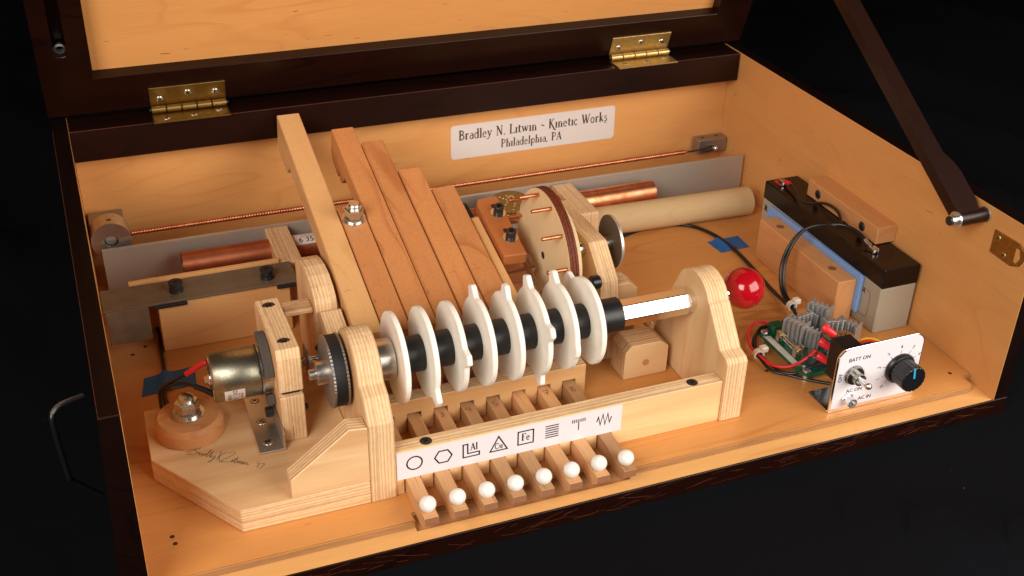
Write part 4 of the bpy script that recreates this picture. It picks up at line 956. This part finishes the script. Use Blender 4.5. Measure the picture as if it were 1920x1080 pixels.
# keys: wooden sticks with a white bead near the front end
klab = ['key lever under the circle symbol, leftmost of the eight', 'key lever under the hexagon symbol', 'pale key lever under the Al symbol', 'key lever under the Cu triangle symbol', 'pale key lever under the Fe square symbol',
        'reddish ended key lever under the six line symbol', 'key lever under the comb like symbol', 'pale key lever under the zigzag symbol, rightmost of the eight']
kt = None; kdz = [0, .05, .02, .02, .0, .0, .02, -.16]
kmesh = MB(); kmesh.poly([(-16.85, .62), (-16.7, .5), (-16.2, .12), (-16.1, .04), (-2.5, .1), (-2.5, 1.35), (-16.85, 1.22)], 'x', 4.37, 5.32, .025)
kt = thing('key_lever', klab[0], 'key lever', (4.85, -10, 0), 'key levers with white beads')
part('stick', kmesh, ['key', 'keyend'], kt, facemat=lambda c, n: 1 if (n.y < -.8 and c.y < -16.5) else 0)
b = MB(); b.lathe([(.2, -.50), (.34, -.44), (.47, -.30), (.54, -.1), (.555, .02), (.53, .17), (.45, .33), (.32, .45), (.16, .53), (.001, .55)], (4.85, -16.05, 1.68), (0, 0, 1), 32, 0, True, False)
part('bead', b, 'pearl', kt)
kts = [kt]
for i in range(1, 8):
    c = copy_tree(kt, (4.85 + 1.99 * i, -10, 0)); c['label'] = klab[i]; c.rotation_euler.x = R_(-kdz[i] * 5); c.location.z = kdz[i] * -.002
    kts.append(c)
nums = {2: '3', 3: '4', 4: '5', 6: '7', 7: '8'}
for i, s_ in ((2, '3'), (3, '4'), (4, '5'), (6, '7'), (7, '8')):
    b = MB(); k0 = 4.37 + 1.99 * i; fr_ = (V3((k0 + .42, -7.05 if i < 7 else -7.3, 1.335)), V3((1, 0, 0)), V3((0, 1, 0)), V3((0, 0, 1)))
    st_ = {'4': [[(-.12, .2), (-.15, .0), (.12, -.02)], [(.08, .18), (.05, -.22)]], '3': [[(-.1, .2), (.1, .15), (-.02, .02), (.1, -.1), (-.12, -.18)]], '5': [[(.12, .22), (-.1, .18), (-.1, .02), (.1, -.05), (.0, -.22), (-.12, -.2)]],
           '7': [[(-.15, .18), (.14, .2), (-.02, -.22)], [(-.1, .0), (.1, .0)]], '8': [[(.1, .15), (-.08, .2), (-.1, .05), (.1, -.08), (.08, -.22), (-.1, -.18), (-.05, -.02), (.1, .15)]]}[s_]
    for q in st_: ribbon(b, [(p.x * 1.3, p.y * 1.3) for p in spline([(a, c, 0) for a, c in q], 3)], .04, fr_, .03)
    o = part('number_mark', b, 'pencil', kts[i]); o.data.transform(Matrix.Translation(-(V3(kts[i].location) - ORI[kts[i].name] * S)))

# ================================================================== battery corner
t = thing('battery', 'long grey battery with a glossy black top standing against the right wall', 'battery', (47.6, 2.1, 0))
bx0, bx1, by0, by1 = 45.86, 49.34, -6.8, 11.0
b = MB(); b.box(bx0 + .03, bx1 - .03, by0 + .03, by1 - .03, .01, 4.22, .12); part('body', b, 'battg', t)
b = MB(); b.box(bx0, bx1, by0, by1, 4.22, 5.95, .09); part('top_cover', b, 'battb', t)
b = MB()
for y in (-2.2, 2.2, 6.4): b.cyl((46.9, y, 5.95), (46.9, y, 5.965), .45, n=20)
part('vent_cap', b, 'battb', t)
b = MB(); b.box(46.5, 47.2, 9.6, 10.6, 5.95, 6.0, .02); part('red_terminal_base', b, 'redp', t)
for y in (9.9, -3.6):
    b = MB(); b.box(46.7, 47.1, y - .55, y + .35, 6.0, 6.28, .06); b.box(46.62, 46.7, y - .5, y + .2, 6.0, 6.36, .02); b.box(47.1, 47.18, y - .5, y + .2, 6.0, 6.36, .02); part('terminal', b, 'zinc', t)
fr = (V3((bx0 + .03, 0, 0)), V3((0, -1, 0)), V3((0, 0, 1)), V3((-1, 0, 0)))
b = MB(); ribbon(b, rrect(3.0, 5.6, .9, 3.3, .35, 3), .04, fr, .01, True); sans(b, 'NPA', 4.4, 3.05, .55, fr, bold=.02); sans(b, 'A', 3.4, 1.0, .4, fr); sans(b, 'POWER', 4.2, .55, .42, fr, bold=.02) if False else None
sans(b, 'R', -10.3, 3.4, .8, fr, bold=.04); part('print', b, 'ink', t)
wb = thing('retaining_block', 'cherry block screwed to the right wall over the battery top', 'wooden block', (48.8, 2, 6))
b = MB(); b.box(47.75, XR - .02, -2.85, 7.2, 5.98, 7.5, .07); part('block', b, 'block', wb)
for y, z in ((5.6, 6.7), (-.8, 6.7)):
    b = MB(); b.lathe([(.42, 0), (.38, .02), (.3, .02)], (47.745, y, z), (-1, 0, 0), 20, 0, False, False); part('countersink', b, 'hole', wb)
    screw(wb, (47.73, y, z), (-1, 0, 0), .3, 'blacksteel', 'ink', dome=.03)
wb = thing('clamp_block', 'large cherry block with two holes on the left side of the battery', 'wooden block', (44.6, 2, 0))
b = MB(); b.box(43.7, 45.5, -4.15, 7.9, .01, 3.85, .08); part('block', b, 'block', wb)
for y in (6.0, -1.9):
    b = MB(); b.lathe([(.36, 0), (.33, .01), (.01, .012)], (44.6, y, 3.85), (0, 0, 1), 20, 0, False, False); part('hole', b, 'holeshade', wb)  # flat discs: the shading inside each hole is put into a darker brown
b = MB(); b.poly([(-4.6, .9), (-4.6, 4.1), (-4.4, 4.35), (9.3, 4.2), (9.5, 4.0), (9.5, .9)], 'x', 45.52, 45.84, .05)
solo('foam_sheet', b, 'bluefoam', 'light blue foam sheet squeezed between the battery and the cherry block', 'foam sheet', (45.7, 2, 1))
# battery wires
bw = thing('battery_wires', 'black battery wires looping over the battery down to a white cable tie', 'wires', (43.5, 0, 0))
b = MB(); b.tube([(47.0, 9.1, 6.35), (46.9, 8.0, 6.35), (46.2, 6.0, 6.3), (46.3, 4.9, 6.4), (47.0, 3.6, 6.9), (47.0, 2.0, 7.1), (46.6, .7, 7.0), (45.9, -.2, 6.8), (44.6, .4, 6.8), (43.4, 1.0, 6.2), (42.3, .9, 4.9), (41.6, .5, 3.2), (41.2, -.6, 1.6), (41.2, -2.0, .9)], .13, 8)
b.tube([(46.9, -3.0, 6.3), (46.7, -2.0, 6.8), (46.2, -.8, 7.0), (45.4, .0, 6.9), (44.5, .6, 6.6), (43.3, 1.2, 6.0), (42.1, 1.1, 4.7), (41.4, .7, 3.0), (41.0, -.5, 1.5), (41.0, -2.0, .9)], .13, 8)
b.tube([(41.1, -1.9, .9), (41.0, -3.0, .6), (40.6, -4.4, .8), (39.8, -5.3, 1.2)], .14, 8); part('wire', b, 'wire', bw)
b = MB(); b.tube([(46.95, 9.55, 6.28), (47.0, 9.2, 6.36), (47.0, 8.8, 6.4)], .2, 10); part('red_sleeve', b, 'redp', bw)
b = MB(); b.tube([(46.95, -3.3, 6.3), (46.85, -2.9, 6.4), (46.8, -2.6, 6.55)], .16, 10); part('terminal_sleeve', b, 'chrome', bw)
b = MB(); b.tube([(33.5, 15.0, .2), (37, 15.9, .2), (40.4, 15.2, .2), (41.9, 12.9, .22), (42.35, 9.5, .22), (42.1, 5.5, .22), (41.7, 2.0, .22), (41.3, -1.4, .5), (41.1, -2.4, .8)], .17, 8)
solo('floor_cable', b, 'wire', 'black floor cable running from the dowel under bright blue tape to a cable tie', 'cable', (41, 8, 0))
def tie(c, d, label):
    b = MB(); c = V3(c); b.ring(c - V3(d) * .22, c + V3(d) * .22, .42, .3, 18); b.box(c.x + .1, c.x + .75, c.y - .3, c.y + .3, c.z + .15, c.z + .65, .1)
    return solo('cable_tie', b, 'nylon', label, 'cable tie', c)
tie((41.05, -2.0, .95), (0, 1, 0), 'white nylon cable tie where the battery wires meet the floor cable')
tie((34.75, -7.1, .75), (.2, 1, 0), 'white nylon cable tie round the red and black loop beside the right post')

# ================================================================== circuit board
pc = thing('circuit_board', 'green circuit board with silver finned heat sinks, a glass fuse and capacitors', 'circuit board', (39, -7.5, .5))
b = MB(); b.poly([(36.3, -4.3), (36.35, -10.4), (36.7, -11.0), (41.9, -11.0), (42.4, -10.6), (42.4, -4.3)], 'z', .62, .8, .02); part('board', b, 'pcb', pc)
b = MB(); b.box(36.45, 37.0, -9.6, -5.2, .801, .812, 0); b.box(37.0, 37.3, -10.6, -9.7, .801, .812, 0); part('white_print', b, 'silk', pc)
for x, y in ((36.75, -4.75), (41.9, -4.8), (36.9, -10.5), (41.9, -10.4)):
    b = MB(); b.cyl((x, y, .02), (x, y, .6), .3, n=14); b.cyl((x, y, .81), (x, y, 1.05), .32, n=14, bev=.04); part('standoff_screw', b, 'chrome', pc)
def heatsink(cx, cy, rot, h=3.3):
    o = []; hw = .82
    nf = 5
    # comb like outline: spine with fins on both sides
    top = []; bot = []
    for k in range(nf):
        x = -hw + 2 * hw * k / (nf - 1); L = .62 if k in (0, nf - 1) else .42
        top += [(x - .07, .12), (x - .07, L), (x + .07, L), (x + .07, .12)]
        bot += [(x + .07, -.12), (x + .07, -L), (x - .07, -L), (x - .07, -.12)]
    o = top + bot[::1][::-1][::1] if False else top + [p for k in range(nf - 1, -1, -1) for p in bot[4 * k:4 * k + 4]]
    c, s_ = math.cos(rot), math.sin(rot); o = [(cx + p[0] * c - p[1] * s_, cy + p[0] * s_ + p[1] * c) for p in o]
    b = MB(); b.poly(o, 'z', .82, h * .84, .015); return part('heat_sink', b, 'sink', pc)
heatsink(38.3, -6.6, R_(-62), 3.4); heatsink(39.1, -7.9, R_(-68), 3.0)
heatsink(39.5, -5.9, R_(8), 3.2); heatsink(41.1, -5.6, R_(-60), 3.8); heatsink(41.0, -7.9, R_(-12), 3.6); heatsink(42.0, -8.2, R_(-60), 3.5)
for c, r, h, m_ in (((39.3, -9.7), .85, 3.1, 'capb'), ((40.7, -9.6), .7, 2.8, 'capo'), ((37.9, -10.0), .75, 1.9, 'capb')):
    b = MB(); b.cyl((c[0], c[1], .82), (c[0], c[1], h), r, n=28, bev=.08); cp = part('capacitor', b, m_, pc)
    b = MB(); b.cyl((c[0], c[1], h), (c[0], c[1], h + .02), r * .8, n=24); part('top', b, 'zinc', cp)
    b = MB(); cross(b, (c[0], c[1], h + .02), (0, 0, 1), r * .7, .005, 0, .06); part('score_mark', b, 'blacksteel', cp)
b = MB(); b.box(37.2, 38.2, -5.3, -4.4, .82, 1.6, .04); b.box(38.4, 39.3, -5.2, -4.4, .82, 1.6, .04); part('terminal_block', b, 'pcb', pc)
b = MB(); b.cyl((37.45, -5.9, 1.35), (37.35, -8.6, 1.35), .24, n=16); fu = part('fuse', b, 'glass', pc)
for y0, y1 in ((-5.75, -6.35), (-8.15, -8.75)):
    b = MB(); b.cyl((37.44, y0, 1.35), (37.4, y1, 1.35), .29, n=16, bev=.03); b.box(37.05, 37.12, y1 + .1, y0 - .1, .82, 1.75, .02); b.box(37.72, 37.79, y1 + .1, y0 - .1, .82, 1.75, .02); part('clip', b, 'clip', fu)
b = MB(); b.cyl((37.43, -6.3, 1.35), (37.38, -8.2, 1.35), .03, n=6); part('filament', b, 'chrome', fu)
ww = thing('loop_wires', 'red and black wires looping from the circuit board past the right post to the switch', 'wires', (36, -7, 0))
b = MB(); b.tube([(37.6, -4.6, 1.35), (36.8, -3.6, 1.2), (35.6, -4.2, 1.0), (34.75, -5.8, .8), (34.7, -7.1, .75), (35.0, -8.7, .7), (35.9, -9.6, .9), (37.0, -9.9, 1.5), (37.7, -10.2, 2.4)], .12, 8); part('red_wire', b, 'redp', ww)
b = MB(); b.tube([(38.0, -4.7, 1.3), (36.9, -4.1, 1.0), (35.7, -5.1, .9), (35.0, -6.3, .8), (34.85, -7.1, .75), (35.2, -9.0, .45), (36.0, -10.0, .5), (37.0, -10.4, 1.0), (37.8, -11.1, 1.9)], .12, 8)
b.tube([(38.6, -4.6, 1.3), (37.6, -3.9, .8), (36.0, -4.6, .7), (35.0, -5.9, .6), (34.65, -7.1, .7), (34.9, -8.8, .3), (36.0, -9.9, .25), (37.0, -10.9, .25), (38.2, -11.9, .3)], .12, 8); part('black_wire', b, 'wire', ww)
for i, (a, m_) in enumerate(((0, 'yellow'), (.22, 'redp'), (.44, 'wire'), (.6, 'wire'))):
    b = MB(); b.tube([(40.6, -10.6 - a * .3, 1.9), (41.0, -10.9 - a * .2, 3.0 - a), (41.9, -11.3 - a * .3, 3.2 - a * .8), (42.6, -12.2, 2.9 - a * .5), (42.3, -13.6, 2.7)], .1, 8); part('wire', b, m_, ww)

# ================================================================== control panel
YP = -14.76
cp = thing('control_panel', 'small white faced metal panel with a toggle switch, a socket and a black dial', 'control panel', (39.8, -14.7, 0))
out = [(36.05, .03), (43.65, .03), (43.62, 4.7)] + [(42.75 + .87 * math.cos(R_(a)), 4.72 + .87 * math.sin(R_(a))) for a in (15, 30, 45, 60, 75, 90)] + [(36.9 + .87 * math.cos(R_(a)), 4.7 + .87 * math.sin(R_(a))) for a in (90, 110, 130, 150, 165, 180)]
b = MB(); b.poly(out, 'y', YP, YP + .16, .03); b.box(36.05, 43.65, YP + .17, YP + 2.7, .02, .18, .02); part('bracket', b, 'alupol', cp)
cx_, cz_ = 39.85, 2.85
o2 = [(cx_ + (p[0] - cx_) * .965 + .03, .32 + (p[1]) * .925 + .02) for p in out]
b = MB(); b.poly(o2, 'y', YP - .012, YP - .002, 0); pl = part('face_sheet', b, 'paper', cp)
fr = (V3((0, YP - .012, 0)), V3((1, 0, 0)), V3((0, 0, 1)), V3((0, -1, 0)))
b = MB(); sans(b, 'BATT ON', 37.95, 4.5, .44, fr, bold=.012); sans(b, 'OFF', 36.55, 3.1, .43, fr, PI / 2, bold=.012); sans(b, 'AC ON', 38.0, 1.72, .43, fr, bold=.012); sans(b, 'AC IN', 39.1, .82, .43, fr, bold=.012)
kc = (41.75, 2.85)
for k, a in enumerate((228, 200, 167, 130, 95, 60, 28)):
    a = R_(a); ribbon(b, [(kc[0] + 1.25 * math.cos(a), kc[1] + 1.25 * math.sin(a)), (kc[0] + 1.55 * math.cos(a), kc[1] + 1.55 * math.sin(a))], .035, fr, .008)
    sans(b, str(k), kc[0] + 1.88 * math.cos(a), kc[1] + 1.88 * math.sin(a), .42, fr, a - PI / 2)
part('lettering', b, 'ink', pl)
kn = MB(); kn.lathe([(1.24, 0), (1.26, .15), (1.17, .32), (1.07, .36)], (kc[0], YP - .02, kc[1]), (0, -1, 0), 48, 0, False, True)
kb = part('dial', kn, 'blkp', cp)
b = MB(); o = []
for k in range(72):
    r = 1.01 + (.03 if k % 4 < 2 else 0); a = 2 * PI * k / 72; o.append((kc[0] + r * math.cos(a), kc[1] + r * math.sin(a)))
b.poly(o, 'y', YP - 1.75, YP - .36, .05); part('grip', b, 'blkp', kb)
b = MB(); a = R_(98); ca, sa = math.cos(a), math.sin(a); pxy = lambda r, s_: (kc[0] + r * ca - s_ * sa, kc[1] + r * sa + s_ * ca)
b.poly([pxy(.15, .07), pxy(1.0, .07), pxy(1.0, -.07), pxy(.15, -.07)], 'y', YP - 1.765, YP - 1.6, 0); b.poly([pxy(.9, .07), pxy(1.005, .07), pxy(1.005, -.07), pxy(.9, -.07)], 'y', YP - 1.76, YP - .7, 0); part('pointer', b, 'blueline', kb)
tg = (37.65, 3.2)
b = MB(); b.ring((tg[0], YP - .02, tg[1]), (tg[0], YP - .12, tg[1]), .78, .4, 36); o = [(tg[0] + (.70 + .03 * (k % 2)) * math.cos(2 * PI * k / 60), tg[1] + (.70 + .03 * (k % 2)) * math.sin(2 * PI * k / 60)) for k in range(60)]
b.poly(o, 'y', YP - .34, YP - .13, .0); sw = part('toggle_switch', b, 'switch', cp)
b = MB(); b.ring((tg[0], YP - .35, tg[1]), (tg[0], YP - .9, tg[1]), .46, .36, 28); b.disk((tg[0], YP - .6, tg[1]), (0, -1, 0), .36, 20); part('collar', b, 'switch', sw)
b = MB(); b.lathe([(.17, .3), (.2, 1.2), (.27, 2.2), (.27, 2.35), (.2, 2.5), (.01, 2.56)], (tg[0], YP, tg[1]), (-.19, -1, .23), 20, 0, True, False); part('lever', b, 'chrome', sw)
b = MB(); b.box(37.2, 38.9, YP + .2, YP + 2.6, 1.7, 4.85, .05); part('switch_body', b, 'blkp', sw)
for z in (4.55, 3.35, 2.2):
    b = MB(); b.box(37.75, 38.2, YP + 2.6, YP + 3.2, z - .25, z - .15, .02); b.cyl((37.97, YP + 2.9, z - .15), (37.97, YP + 2.9, z - .0), .2, n=12); part('terminal', b, 'brassb', sw)
for (x, y, z) in ((38.0, YP + 3.1, 4.6), (37.95, YP + 3.1, 3.35), (37.9, YP + 3.0, 2.15)):
    b = MB(); b.lathe([(.2, 0), (.24, .1), (.34, 1.0), (.30, 1.12)], (x, y, z), (-.62, .62, .42), 14, 0, True); part('crimp_sleeve', b, 'redp', sw)
jk = (37.5, 1.08)
b = MB(); b.hexp((jk[0], YP - .02, jk[1]), (jk[0], YP - .2, jk[1]), .52, bev=.03); b.ring((jk[0], YP - .2, jk[1]), (jk[0], YP - .75, jk[1]), .38, .26, 24); jj = part('power_socket', b, 'chrome', cp)
b = MB(); b.disk((jk[0], YP - .35, jk[1]), (0, -1, 0), .27, 20); part('bore', b, 'switch', jj)
